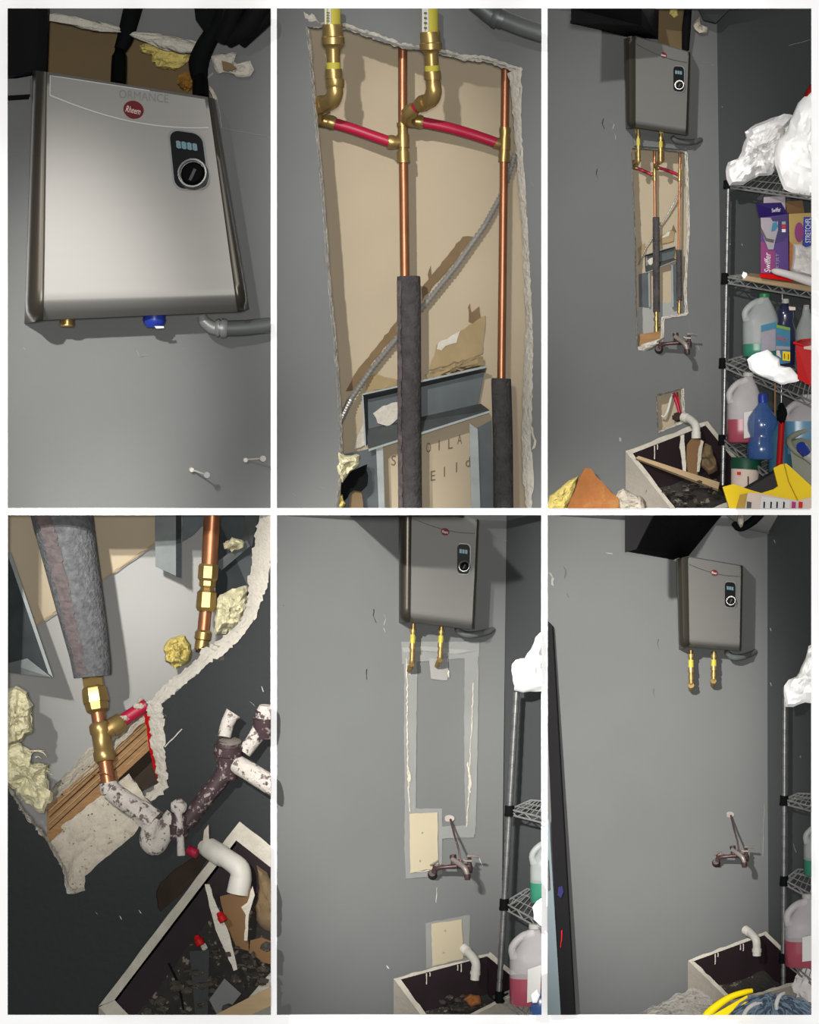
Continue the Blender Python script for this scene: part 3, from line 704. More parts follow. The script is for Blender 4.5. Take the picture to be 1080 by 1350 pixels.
# ================================================================== pipes in the wall cavity (pictures two and three)
def cavity_pipes(where, long=False):
    tg = lambda nm, lab, cat, base: thing(nm, lab+', '+where, cat, base)
    # left riser
    bot1 = 890 if long else 700
    t = tg('copper_riser', 'left copper pipe with brass tee and lower foam sleeve', 'pipe', (534, 670, .12))
    mb = MB(); mb.tube([(531, 40, .12), (531, 165, .12)], 6.2, 14); mb.build('pipe', 'copper', t)
    mb = MB(); mb.tube([(532, 205, .12), (534, 380, .12)], 6.4, 14); mb.build('pipe', 'copper', t)
    mb = MB(); mb.lathe((531, 162, .12), (532, 215, .12), [(0, 8), (.1, 8), (.1, 7), (.3, 7), (.3, 8.5), (.62, 8.5), (.62, 7), (.72, 7), (.72, 8.6), (.93, 8.6), (.93, 9.2), (1, 9)], 16)
    mb.lathe((531, 188, .12), (511, 187, .11), [(0, 7), (.35, 7), (.35, 8.5), (.6, 8.5), (.6, 9.5), (.9, 9.5), (1, 8.5)], 14); mb.build('tee', 'brass', t)
    mb = MB(); rr = random.Random(5); e1 = 755 if long else 700
    mb.tube([(539, 367, .12), (539, 372, .12), (539.5, 450, .12), (540, 560, .12), (541, e1, .12)], [14.5, 16, 16, 16, 16], 18, 6); s1 = mb.build('foam_sleeve', 'foam', t)
    mb = MB(); A = []; B = []
    for k in range(50):
        y = lerp(370, e1, k/49); A.append(V(523.6+2*k/49+rr.uniform(-.6, .6), y, .10)); B.append(V(528.5+2*k/49+rr.uniform(-1, 1), y, .082))
    mb.strip(A, B); mb.build('sleeve_seam', 'foam_seam', s1, 0)
    if long:
        mb = MB(); mb.tube([(540, 750, .12), (542, 890, .12)], 6.5, 10); mb.build('pipe', 'copper', t)
        mb = MB(); mb.lathe((540, 752, .12), (541, 842, .12), [(0, 12), (.15, 12), (.15, 9), (.3, 9), (.3, 13), (.45, 13), (.45, 9), (.7, 9), (.7, 12), (1, 12)], 10); mb.lathe((541, 822, .12), (585, 800, .14), [(0, 8), (1, 8)], 10); mb.build('lower_tee', 'brass', t)
    # right riser
    t = tg('copper_riser', 'right copper pipe with brass tee and lower foam sleeve', 'pipe', (661, 670, .14))
    mb = MB(); mb.tube([(667, 60, .15), (665.5, 172, .15)], 5.8, 14); mb.build('pipe', 'copper', t)
    mb = MB(); mb.tube([(664.5, 205, .15), (661, 510, .15)], 5.6, 14); mb.build('pipe', 'copper', t)
    mb = MB(); mb.lathe((666, 168, .15), (664.5, 214, .15), [(0, 7.5), (.1, 8), (.2, 7), (.3, 7), (.3, 8), (.65, 8), (.65, 7), (.75, 7), (.75, 7.6), (.93, 7.6), (1, 8)], 16)
    mb.lathe((665, 191, .15), (651, 188, .14), [(0, 6), (.4, 6.5), (.4, 7.5), (.8, 7.5), (1, 7)], 12); mb.build('tee', 'brass', t)
    e2 = 708 if long else 700
    mb = MB(); mb.tube([(661, 502, .15), (661, 506, .15), (663, 580, .15), (664, e2, .15)], [12, 13.5, 13.5, 13.5], 16, 5); s2 = mb.build('foam_sleeve', 'foam', t)
    mb = MB(); A = []; B = []
    for k in range(30):
        y = lerp(504, e2, k/29); A.append(V(669+2*k/29+rr.uniform(-.6, .6), y, .123)); B.append(V(672.5+2*k/29, y, .135))
    mb.strip(A, B); mb.build('sleeve_seam', 'foam_seam', s2, 0)
    if long:
        mb = MB(); mb.tube([(664, 700, .15), (662, 770, .15)], 6, 10); mb.build('pipe', 'copper', t)
        mb = MB(); mb.lathe((663, 718, .15), (662, 760, .15), [(0, 9), (.3, 9), (.3, 7), (.5, 7), (.5, 10), (1, 10)], 10); mb.build('union', 'brass', t)
    # supply fittings coming down from the heater
    for k, (lab, x, ly, top) in enumerate((('left brass supply fitting with yellow label and red branch pipe', 438.5, 12, 0), ('middle brass supply fitting with yellow label and red branch pipe', 567, 12, 1))):
        t = tg('supply_fitting', lab, 'pipe fitting', (x, 168, .05))
        y0 = 32 if k == 0 else 42
        mb = MB(); mb.lathe((x, 4, -.06), (x, y0+2, -.06), [(0, 11), (1, 11.2)], 16); lb = mb.build('supply_pipe', 'yellow_label', t)
        mb = MB(); mb.prism([(x-10.4, 8), (x-2, 8), (x-2, y0), (x-10.4, y0)], lambda a, b: -.06-math.sqrt(max(0, 11.6**2-(a-x)**2))/S-.002, .004); mb.build('paper_label', 'label_white', lb)
        if not long: text('QUICK' if False else 'IIII', [(x-8, y0-4), (x-8, 16), (x-4, 16), (x-4, y0-4)], -.094, 'print_grey', 'lettering', lb)
        dx = (2, 4)[k]
        P = lambda f, dx=dx, x=x: (x+dx*f, lerp(y0, 116, f), lerp(-.06, -.03, f))
        mb = MB(); mb.lathe(P(0), P(.62), [(0, 13), (.04, 13.5), (.30, 13.5), (.33, 15), (.50, 15), (.55, 11.5), (.60, 10), (.64, 10), (.64, 9.4), (1, 9)], 18); mb.build('collar', 'brass', t)
        mb = MB(); mb.lathe(P(.60), P(.70), [(0, 9.6), (1, 9.6)], 16); mb.build('ring', 'yellow_label', t)
        mb = MB(); mb.lathe(P(.70), P(1.0), [(0, 11), (.15, 11.5), (.5, 11.5), (.5, 9.5), (1, 9.5)], 16); mb.build('coupling', 'brass', t)
        if k == 0:
            mb = MB(); mb.tube([(442, 108, -.03), (442, 122, -.03), (437, 133, -.01), (425, 139, .03), (418, 141, .05)], [9.5, 11, 11.5, 10, 9], 14, 4)
            mb.lathe((429, 137, .02), (420, 140, .05), [(0, 12), (.4, 13), (.7, 13), (.7, 10), (1, 10)], 16); mb.lathe((442, 104, -.03), (442, 116, -.03), [(0, 11), (.1, 12.5), (.8, 12.5), (1, 11)], 16); mb.build('elbow', 'brass', t)
            mb = MB(); mb.tube([(421, 139, .05), (418, 150, .09), (422, 158, .12), (436, 161, .12)], [9, 9.5, 9.5, 8.5], 14, 4); mb.lathe((432, 160, .12), (442, 163, .12), [(0, 9), (.5, 9.8), (1, 8.6)], 14); mb.build('lower_elbow', 'brass', t)
            mb = MB(); mb.tube([(438, 162, .12), (462, 169, .12), (488, 178, .115), (514, 187, .11)], [7.3, 7.4, 7.4, 7.2], 14, 4); mb.build('branch_pipe', 'red_pipe', t)
        else:
            mb = MB(); mb.tube([(571, 106, -.03), (572, 120, -.03), (568, 131, -.01), (556, 138, .02)], [9.5, 11, 11, 9], 14, 4)
            mb.lathe((562, 134, 0), (553, 139, .03), [(0, 10.5), (.5, 11.5), (1, 10)], 14); mb.build('elbow', 'brass', t)
            mb = MB(); mb.tube([(555, 138, .02), (544, 145, .05)], [7, 7], 12); mb.build('stub', 'red_pipe', t)
            mb = MB(); mb.lathe((548, 142, .04), (536, 151, .07), [(0, 8), (.4, 10), (.7, 10.5), (.7, 9), (1, 9)], 14); mb.tube([(538, 150, .07), (537, 158, .10), (544, 160, .12), (556, 160, .12)], [8, 8.5, 8.5, 8], 14, 4); mb.lathe((548, 160, .12), (558, 161, .12), [(0, 9), (.6, 9.5), (1, 8.5)], 14); mb.build('lower_elbow', 'brass', t)
            mb = MB(); mb.tube([(556, 161, .12), (590, 168, .125), (625, 178, .135), (654, 188, .14)], [7.4, 7.4, 7.2, 7], 14, 4); mb.build('branch_pipe', 'red_pipe', t)
    # armoured cable
    t = None; P = [(446, 560, .10), (462, 527, .16), (490, 487, .19), (525, 444, .19), (565, 396, .19), (600, 353, .19), (640, 296, .19), (664, 252, .19), (680, 200, .18)]
    mb = MB(); n = 20 if not long else 8; pts = []; rad = []
    for i in range(len(P)-1):
        for k in range(n):
            f = k/n; pts.append(tuple(lerp(P[i][j], P[i+1][j], f) for j in range(3))); rad.append(4.7 if (k % 2) else 3.0)
    mb.tube(pts, rad, 8); tag(mb.build('armoured_cable', 'steel_cable', None, 12), 'ridged steel cable slanting behind the copper pipes in '+where, 'cable')
    # steel track and studs
    t = tg('steel_track', 'crosswise steel channel behind the left foam sleeve', 'bracket', (560, 590, .2))
    mb = MB(); mb.hexa([(480, 520, .20), (640, 484, .20), (630, 538, .20), (484, 580, .20)], [(480, 520, .21), (640, 484, .21), (630, 538, .21), (484, 580, .21)]); mb.build('web', 'galvanised_shaded', t)
    mb = MB(); mb.hexa([(478, 519, .14), (641, 482, .14), (640, 489, .20), (484, 526, .20)], [(478, 521, .14), (641, 485, .14), (640, 491, .21), (484, 528, .21)]); mb.build('upper_flange', 'galvanised', t)
    mb = MB(); mb.hexa([(482, 566, .20), (634, 532, .20), (646, 541, .13), (486, 592, .13)], [(482, 570, .21), (634, 536, .21), (646, 544, .13), (486, 595, .13)]); mb.build('lower_flange', 'galvanised', t)
    mb = MB(); mb.hexa([(479, 520, .15), (485, 524, .20), (486, 580, .20), (483, 590, .15)], [(477, 520, .15), (483, 524, .21), (484, 580, .21), (481, 590, .15)]); mb.build('end_flange', 'galvanised', t)
    mb = MB(); mb.prism(jag([(492, 545), (505, 535), (524, 530), (524, 552), (512, 562), (498, 558)], 1.5, 6, 3), .19, .008); mb.build('torn_paper', 'gypsum', t)
    e3 = 735 if long else 690
    for lab, xs, x2, y0 in (('steel stud below the left end of the crosswise channel', (447, 497), 506, 596), ('steel stud below the right end of the crosswise channel', (628, 650), 620, 556)):
        t = tg('steel_stud', lab, 'stud', (xs[0], 670, .15))
        if xs[0] < 500:
            mb = MB(); mb.hexa([(446, y0+4, .17), (496, y0-6, .17), (499, e3, .17), (448, e3, .17)], [(446, y0+4, .21), (496, y0-6, .21), (499, e3, .21), (448, e3, .21)]); mb.build('web', 'galvanised_shaded', t)
            mb = MB(); mb.hexa([(496, y0-6, .15), (505, y0-8, .15), (508, e3, .15), (500, e3, .15)], [(496, y0-6, .21), (505, y0-8, .21), (508, e3, .21), (500, e3, .21)]); mb.build('flange', 'galvanised', t)
        else:
            mb = MB(); mb.hexa([(629, y0+8, .18), (648, y0-2, .18), (652, e3, .18), (634, e3, .18)], [(629, y0+8, .21), (648, y0-2, .21), (652, e3, .21), (634, e3, .21)]); mb.build('web', 'galvanised_shaded', t)
            mb = MB(); mb.hexa([(619, y0+2, .16), (630, y0+10, .16), (634, e3, .16), (622, e3, .16)], [(619, y0+2, .21), (630, y0+10, .21), (634, e3, .21), (622, e3, .21)]); mb.build('flange', 'galvanised', t)

# ================================================================== picture two: the opening close up
CUR = 2
L2 = [(443, 674), (447, 640), (449, 590), (447, 530), (440, 440), (432, 357), (427, 280), (420, 200), (412, 110), (405, 35)]
T2 = [(405, 35), (455, 37), (500, 52), (530, 62), (580, 70), (640, 80), (685, 93)]
Rout = [(685, 93), (687, 160), (693, 260), (698, 340), (703, 450), (701, 560), (700, 590), (704, 620), (701, 674)]
o2 = jag(L2, .7, 8, 21, False)[:-1]+jag(T2, 1.2, 6, 22, False)[:-1]+jag(Rout, 1.0, 6, 23, False)
outer = o2+[(718, 674), (718, 5), (361, 5), (361, 674)]
w2 = wall_mesh('wall_back', outer, [], lambda x: 0.0, 'paint')
tag(w2, 'dark grey painted wall with a tall cut opening, top middle picture')
board2 = MB(); board2.prism([(385, 8), (716, 8), (716, 690), (385, 690)], .22, .02)
bb = board2.build('backing_board', 'tan_board', w2, 0)
mb = rim([(x-1.6, y) for x, y in L2], [(446, 674), (450, 640), (452, 590), (450, 530), (443, 440), (435, 357), (430, 280), (423, 200), (415, 110), (409, 40)], -.002, .02, 110, .5, .5); mb.build('left_cut_edge', 'gypsum', w2)
mb = rim([(401, 15), (407, 21), (412, 18), (420, 30), (455, 31), (500, 45), (530, 57), (556, 60), (580, 64), (610, 72), (640, 74), (690, 91)], [(404, 34), (412, 36), (430, 37), (445, 38), (458, 39), (500, 54), (530, 64), (556, 66), (580, 72), (612, 80), (640, 82), (686, 97)], -.006, .012, 90, 1.2, 1.2); mb.build('top_torn_edge', 'gypsum', w2)
mb = rim([(688, 88), (687, 160), (693, 260), (698, 340), (703, 450), (701, 560), (708, 588), (700, 592), (704, 620), (701, 674)], [(668, 96), (672, 104), (679, 180), (685, 260), (690, 340), (693, 430), (689, 560), (688, 590), (690, 630), (693, 674)], -.004, .03, 110, 1.2, 1.2); mb.build('right_torn_edge', 'gypsum', w2)
# tears, stains and faint print on the backing board
for pl, m in (([(568, 350), (569, 362), (566, 374), (564, 362)], 'torn_brown'), ([(617, 405), (620, 400), (622, 412), (632, 404), (634, 418), (626, 428), (618, 424)], 'torn_brown'),
              ([(565, 488), (572, 470), (575, 455), (600, 440), (640, 416), (636, 466), (610, 478)], 'torn_paper'), ([(576, 460), (578, 452), (600, 440), (607, 436), (602, 452), (588, 456), (582, 462)], 'gypsum'),
              ([(603, 450), (606, 438), (636, 425), (634, 436)], 'torn_brown'), ([(482, 518), (486, 494), (500, 494), (523, 500), (523, 508)], 'torn_paper'), ([(467, 592), (474, 570), (480, 556), (482, 586)], 'gypsum'),
              ([(610, 312), (624, 312), (600, 345), (580, 368), (560, 390), (556, 398), (556, 380)], 'torn_brown'), ([(523, 424), (523, 440), (490, 478), (468, 514), (456, 516), (470, 490)], 'torn_brown')):
    k2 = {'torn_brown': 0, 'torn_paper': 1, 'gypsum': 2}[m]; mb = MB(); mb.prism(jag(pl, 1.2, 6, 4), .2165-.003*k2-.0004*len(pl), .006); mb.build('torn_patch', m, bb, 0)
mb = MB(); crumple(mb, jag([(560, 494), (585, 484), (610, 474), (637, 470), (640, 482), (600, 492), (565, 500)], 2, 5, 9), .19, .02, 3, 5, .015, 40); mb.build('plaster_crumbs', 'torn_paper', bb)
for ch, x, y in (('O', 565, 590), ('I', 579, 587), ('L', 594, 585), ('A', 606, 579), ('S', 519, 607), ('E', 571, 627), ('I', 586, 622), ('I', 602, 616), ('d', 617, 609)):
    hw = .7 if ch == 'I' else 3
    text(ch, [(x-hw, y-6), (x+hw, y-7), (x+hw, y+6), (x-hw, y+7)], .2165, 'print_faint', 'faint_print', bb)
cavity_pipes('the top middle picture')
mb = MB(); crumple(mb, jag([(438, 596), (444, 590), (455, 600), (475, 600), (474, 612), (462, 622), (452, 636), (440, 630), (436, 614)], 2.0, 6, 5), .03, .04, 7, 8, .03, 22)
single(mb, 'insulation_tuft', 'wool_pale', 'cream glass wool tuft at the left edge of the tall opening, top middle picture', 'insulation')
mb = MB(); mb.prism(jag([(446, 640), (458, 622), (484, 612), (484, 640), (476, 648), (466, 646), (458, 656), (447, 664)], 1.6, 6, 6), .10, .05)
single(mb, 'tar_paper', 'black_matt', 'torn black paper scrap below the cream wool tuft', 'paper')
mb = MB(); crumple(mb, jag([(443, 650), (452, 652), (456, 664), (450, 676), (443, 674)], 1.2, 5, 6), .05, .02, 7, 5, .02, 30)
single(mb, 'insulation_tuft', 'wool', 'small yellow wool tuft at the lower left corner of the tall opening', 'insulation')
mb = MB(); mb.prism(jag([(462, 650), (476, 644), (480, 674), (460, 674)], 1, 6, 2), .12, .03); single(mb, 'cardboard_scrap', 'torn_brown', 'brown board scrap behind the black paper at the bottom left', 'scrap')
t = thing('conduit', 'grey conduit crossing the top right corner of the top middle picture', 'conduit', (680, 45, -.05))
mb = MB(); mb.tube([(622, 2, -.10), (640, 14, -.10), (652, 22, -.10), (662, 24, -.10)], [10, 12, 13, 12], 14, 4); mb.build('elbow', 'galvanised', t)
mb = MB(); mb.lathe((648, 20, -.10), (664, 26, -.10), [(0, 12), (.3, 15), (.6, 15), (.6, 13), (1, 13)], 16); mb.build('connector', 'galvanised', t)
mb = MB(); mb.tube([(660, 24, -.10), (690, 36, -.09), (722, 46, -.08)], 12, 14, 3); mb.build('pipe', 'conduit', t)
for pts, w in (([(700, 240), (704, 246)], 1.5), ([(700, 470), (706, 476)], 1), ([(418, 640), (428, 644)], 1), ([(412, 395), (414, 398)], 1), ([(386, 650), (390, 654)], 1)): scuff(w2, pts, w, 0.0, 'mud')
# ================================================================== picture three: the whole wall, opened up
CUR = 3
W3 = wy(3); R3 = ry(3)
hole3 = [(833, 195), (870, 197), (905, 200), (907, 260), (908, 305), (905, 350), (904, 390), (906, 415), (874, 420), (874, 449), (860, 457), (841, 463), (839, 400), (838, 319), (835, 250)]
hole3b = [(866, 521), (900, 512), (902, 550), (903, 556), (868, 571)]
hole3c = [(867, 8), (906, 8), (906, 64), (867, 64)]
w3 = wall_mesh('wall_back', [(718, 5), (945, 5), (949, 300), (953, 674), (718, 674)], [jag(hole3, .5, 6, 31), jag(hole3b, .5, 5, 32), hole3c], W3, 'paint')
tag(w3, 'dark grey painted wall with a tall stepped opening, top right picture')
wr = wall_mesh('wall_right', [(945, 5), (1076, 5), (1076, 674), (953, 674), (949, 300)], [], R3, 'paint_shaded')
tag(wr, 'grey side wall, its shade in the colour, behind the shelf rack, top right picture')
for hl, nm in ((hole3, 'cut_edge'), (hole3b, 'cut_edge')):
    cxh = sum(p[0] for p in hl)/len(hl); cyh = sum(p[1] for p in hl)/len(hl)
    A = [(x+(1.6 if x > cxh else -.8), y+(.5 if y > cyh else -.6)) for x, y in hl]; B = [(x-(2.4 if x > cxh else -.6), y+(1.2 if y < cyh else -2.0)) for x, y in hl]
    mb = rim(A+[A[0]], B+[B[0]], lambda x: W3(x)-.004, lambda x: W3(x)+.012, 120, .5, .5); mb.build(nm, 'gypsum', w3)
mb = MB(); mb.prism([(820, 188), (918, 192), (918, 475), (826, 475)], lambda a, b: W3(a)+.10, .02); bb3 = mb.build('backing_board', 'tan_board', w3, 0)
mb = MB(); mb.prism(jag([(838, 410), (856, 400), (885, 398), (908, 392), (908, 445), (838, 462)], 1.2, 5, 3), lambda a, b: W3(a)+.094, .006); mb.build('white_board', 'white_board', bb3, 0)
for pl, m, k in (([(868, 313), (876, 308), (890, 300), (888, 318), (872, 322)], 'torn_paper', 0), ([(872, 314), (880, 306), (884, 305), (882, 311)], 'gypsum', 1), ([(886, 303), (888, 296), (892, 305)], 'torn_brown', 2), ([(886, 330), (891, 326), (893, 340), (889, 344)], 'torn_paper', 1), ([(841, 328), (850, 320), (852, 334), (843, 342)], 'torn_paper', 1)):
    mb = MB(); mb.prism(jag(pl, .5, 4, 6), lambda a, b: W3(a)+.092-.002*k, .004); mb.build('torn_patch', m, bb3, 0)
mb = MB(); mb.prism([(858, 508), (908, 502), (908, 560), (860, 580)], lambda a, b: W3(a)+.07, .02); mb.build('backing_board', 'tan_board', w3, 0)
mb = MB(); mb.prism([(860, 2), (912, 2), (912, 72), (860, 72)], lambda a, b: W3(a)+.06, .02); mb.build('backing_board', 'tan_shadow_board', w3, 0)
TF = (0.247, 732, 0.319, 170.2, 0.42, W3(868)+.006, 0.29)
cavity_pipes('in the stepped opening', long=True)
TF = None
mb = MB(); mb.hexa([(842, 441, W3(858)+.03), (873, 436, W3(858)+.04), (873, 450, W3(858)+.03), (842, 460, W3(858)+.02)], [(842, 441, W3(858)+.08), (873, 436, W3(858)+.08), (873, 450, W3(858)+.08), (842, 460, W3(858)+.08)])
single(mb, 'sill_plank', 'wood', 'short wooden sill at the bottom of the tall stepped opening', 'plank')
mb = MB(); crumple(mb, jag([(839, 458), (852, 452), (872, 446), (874, 451), (860, 459), (842, 464)], .8, 4, 3), W3(858)-.005, .012, 2, 5, .01, 40)
single(mb, 'plaster_crumbs', 'gypsum', 'white plaster crumbs on the sill of the tall stepped opening', 'rubble')
mb = MB(); crumple(mb, jag([(884, 10), (893, 12), (895, 20), (889, 24), (882, 18)], .6, 4, 3), W3(890)+.03, .01, 2, 5, .01, 40)
single(mb, 'insulation_tuft', 'wool', 'yellow wool scrap above the heater in the top right picture', 'insulation')
# pipes in the small opening
t = thing('pipe_bundle', 'red and white plastic pipes in the small square opening', 'pipe', (885, 555, W3(880)+.03))
mb = MB(); mb.tube([(886, 519, W3(886)+.04), (881, 540, W3(886)+.04), (876, 549, W3(886)+.03), (872, 548, W3(886)+.03)], [1.7, 1.7, 1.5, 1.3], 8, 4); mb.build('white_pipe', 'pvc', t)
mb = MB(); mb.tube([(888, 518, W3(888)+.05), (894, 536, W3(888)+.045), (897, 550, W3(888)+.04)], 2.4, 10, 3); mb.build('red_pipe', 'red_pipe', t)
mb = MB(); mb.tube([(893, 517, W3(888)+.05), (896, 538, W3(888)+.045), (898, 548, W3(888)+.04)], 1.2, 8); mb.build('red_tube', 'red_dark', t)
mb = MB(); mb.blob((894, 550, W3(890)+.03), (7, 6, .02), .4, 3, 2); mb.build('dark_elbow', 'brown_dark', t)
# overhead box
t = thing('soffit_box', 'black boxed ceiling edge above the heater, top right picture', 'soffit', (830, 48, .05))
mb = MB(); mb.hexa([(753, 6, -.40), (846, 6, -.40), (846, 34, -.28), (753, 30, -.40)], [(790, 6, W3(790)), (869, 6, W3(868)), (868, 52, W3(868)), (828, 49, W3(830))]); mb.build('box', 'black_soffit', t)
mb = MB(); mb.hexa([(752, 27, -.405), (834, 46, W3(834)-.02), (834, 49, W3(834)-.02), (752, 31, -.405)], [(756, 27, -.38), (838, 46, W3(834)), (838, 49, W3(834)), (756, 31, -.38)]); mb.build('lower_edge', 'black_matt', t)
mb = MB(); mb.blob((831, 44, W3(831)-.03), (5, 5, .012), .5, 3, 2); mb.build('foam_blob', 'gypsum_dirty', t)
mb = MB(); mb.tube([(851, 26, W3(860)-.05), (857, 22, W3(860)-.05)], 1.6, 8); mb.build('clip', 'gypsum_dirty', t)
mb = MB(); mb.tube([(908, 4, .06), (905, 40, .07), (904, 66, .09)], [5, 6, 5], 10); single(mb, 'power_cable', 'black_matt', 'dark cable at the top right corner of the heater, top right picture', 'cable')
mb = MB(); crumple(mb, jag([(913, 34), (918, 26), (923, 22), (924, 32), (933, 36), (932, 43), (922, 45), (916, 40)], .8, 4, 3), W3(922)-.015, .014, 2, 6, .012, 40)
single(mb, 'torn_plaster', 'gypsum_dirty', 'torn plaster flake right of the heater, top right picture', 'plaster')
mb = MB(); mb.hexa([(918, 6, .02), (968, 6, .02), (944, 30, .06), (928, 26, .06)], [(918, 6, .13), (968, 6, .13), (944, 32, .13), (928, 28, .13)]); single(mb, 'ceiling_panel', 'paint_shaded', 'grey ceiling corner piece at the top of the top right picture', 'panel')
heater('small silver water heater above the tall stepped opening, top right picture', [(838, 47), (908, 68), (904, 178), (838, 168)], [(823, 51), (911, 69), (908, 178), (825, 170)], 0, -.14, (865, 175, .1),
       (875, 72.5, 4.2), [(888, 87), (902, 88), (902, 121), (888, 120)], wf=W3)
mb = MB(); mb.prism([(834, 178), (905, 186), (905, 197), (836, 192)], lambda a, b: W3(a)-.012, .012); mb.build('ledge_trim', 'paint', w3)
brass_stub('left brass connector under the heater, top right picture', 841.5, 171, 842, 216, 3.0, W3(842)-.05)
brass_stub('right brass connector under the heater, top right picture', 871.5, 176, 871, 216, 3.0, W3(871)-.05)
mb = MB(); mb.tube([(887, 180, W3(890)-.06), (891, 185, W3(890)-.05), (900, 187, W3(900)-.04), (915, 187, W3(915)-.03), (924, 184, W3(924))], [3, 4, 4, 4, 3.4], 10, 3); single(mb, 'conduit', 'conduit', 'dark conduit bending right under the heater, top right picture', 'conduit')
TF = (0.82, 401, .85, -519, .9, W3(890), .85)
faucet('corroded faucet with two handles beside the stepped opening, top right picture', 0, brace=False)
TF = None
for pts, w in (([(796, 156), (794, 163), (797, 170)], 1), ([(806, 160), (810, 164), (808, 170)], 1.2), ([(810, 176), (812, 184)], 1.6), ([(788, 222), (786, 230), (789, 236)], .9), ([(910, 76), (925, 82), (942, 86)], .9), ([(908, 60), (910, 90)], 1), ([(818, 577), (818, 582)], 2.4), ([(920, 452), (922, 462)], 1), ([(897, 352), (899, 356)], 1)):
    scuff(w3, pts, w, W3, 'mud_light' if w > 1.1 or pts[0][0] > 900 else 'print_dark')
for pts, w in (([(1040, 60), (1070, 52)], .8), ([(962, 320), (963, 323)], 1.2), ([(978, 321), (979, 324)], 1.4), ([(952, 140), (953, 142)], 1)): scuff(wr, pts, w, R3, 'mud')
# sink
sink('white rimmed floor sink full of rubble under the small opening, top right picture', (825, 595, .06), (932, 554, .14), (1010, 650, .02), (900, 690, -.04), .10, 62, 60)
t = thing('drain_pipe', 'white plastic elbow pipe reaching over the rubble filled sink, top right picture', 'pipe', (918, 576, .08), 'sink drain pipes')
mb = MB(); mb.tube([(903, 550, .115), (910, 553, .09), (917, 560, .06), (918, 568, .05)], [5, 5.5, 5.5, 5.5], 12, 5); mb.build('elbow', 'pvc', t)
mb = MB(); mb.lathe((918, 564, .05), (918, 578, .05), [(0, 5.5), (.4, 5.5), (.4, 6.3), (1, 6.3)], 14); mb.build('socket', 'pvc', t)
mb = MB(); mb.lathe((901, 550, .12), (908, 552, .10), [(0, 6.5), (.8, 6.5), (1, 5.5)], 14); mb.build('socket', 'pvc', t)
mb = MB(); mb.hexa([(838, 604, .03), (842, 601, .03), (949, 636, .02), (947, 645, .02)], [(838, 606, .045), (842, 603, .045), (949, 638, .035), (947, 648, .035)]); single(mb, 'wood_stick', 'wood_pale', 'pale wooden strip lying across the rubble filled sink', 'stick')
mb = MB(); mb.prism(jag([(906, 586), (914, 576), (926, 580), (924, 600), (920, 626), (908, 626), (904, 606)], .8, 5, 3), .05, .012); single(mb, 'cardboard_sheet', 'cardboard', 'brown cardboard piece standing in the rubble filled sink', 'cardboard')
mb = MB(); mb.prism(jag([(898, 574), (901, 573), (904, 600), (905, 625), (901, 625), (898, 600), (896, 590)], .6, 5, 4), .035, .008); single(mb, 'board_shard', 'gypsum', 'thin white board shard standing in the rubble filled sink, top right picture', 'shard')
mb = MB(); crumple(mb, jag([(930, 584), (938, 588), (944, 604), (946, 620), (934, 626), (924, 616), (922, 600)], 1, 5, 3), .06, .03, 4, 7, .02, 26); single(mb, 'wool_scrap', 'torn_brown', 'crumpled tan scrap at the right side of the rubble filled sink', 'scrap')
mb = MB(); mb.prism(jag([(920, 600), (924, 580), (928, 582), (925, 600), (922, 622), (919, 622)], .6, 5, 4), .03, .006); single(mb, 'paper_strip', 'gypsum_dirty', 'torn white paper strip beside the cardboard in the rubble filled sink', 'paper')
mb = MB()
for k in range(30):
    r = random.Random(k+50); x = r.uniform(872, 945); y = r.uniform(632, 664); mb.blob((x, y, .03+r.uniform(-.02, .03)), (r.uniform(1.5, 6), r.uniform(1.2, 4), .01), .5, 2, k, 1)
tag(mb.build('rubble', 'debris', None, 0), 'loose grey rubble lying in the floor sink, top right picture', 'rubble', kind='stuff')
# insulation offcut
t = thing('insulation_batt', 'paper faced insulation offcut standing in the lower left corner, top right picture', 'insulation', (770, 670, .0))
mb = MB(); mb.prism(jag([(743, 678), (754, 655), (765, 628), (771, 617), (780, 618), (786, 628), (800, 642), (815, 656), (818, 678)], .8, 7, 5), -.03, .02); mb.build('paper_facing', 'orange_paper', t)
mb = MB(); crumple(mb, jag([(720, 678), (724, 654), (740, 642), (752, 632), (764, 626), (758, 646), (744, 678)], 1.2, 6, 6), .0, .03, 5, 8, .02, 24); mb.build('wool', 'wool', t)
mb = MB(); crumple(mb, jag([(814, 678), (812, 654), (822, 644), (830, 648), (846, 655), (858, 678)], 1.5, 5, 7), .0, .03, 5, 8, .02, 24); single(mb, 'plaster_rubble', 'gypsum_dirty', 'pale plaster rubble on the floor between insulation offcut and sink', 'rubble')

# shelf rack and what stands on it
rack('chrome wire shelf rack crowded with cleaning supplies, top right picture',
     [((960.5, 244, .04), (953, 640, .04), 3.2), ((1033, 230, .0), (1030, 560, .0), 1.8)],
     [((959, 243, .04), (1090, 262, -.18), (1090, 222, -.02), (1000, 222, .07), 4),
      ((956, 365, .04), (1090, 388, -.18), (1090, 380, -.02), (985, 362, .07), 8),
      ((953, 477, .04), (1090, 538, -.18), (1090, 500, -.02), (985, 468, .07), 7),
      ((952, 578, .04), (1020, 630, -.12), (1062, 606, -.02), (985, 574, .07), 7)])
mb = MB(); crumple(mb, jag([(957, 226), (960, 214), (972, 212), (978, 200), (984, 182), (982, 174), (996, 164), (1016, 156), (1034, 150), (1046, 152), (1040, 170), (1032, 186), (1028, 210), (1018, 230), (1000, 232), (980, 244), (962, 245), (958, 236)], 1, 5, 8), -.03, .05, 6, 10, .05, 18)
single(mb, 'plastic_wrap', 'plastic_film', 'crumpled clear plastic wrap at the left end of the top shelf', 'plastic wrap', smooth=20)
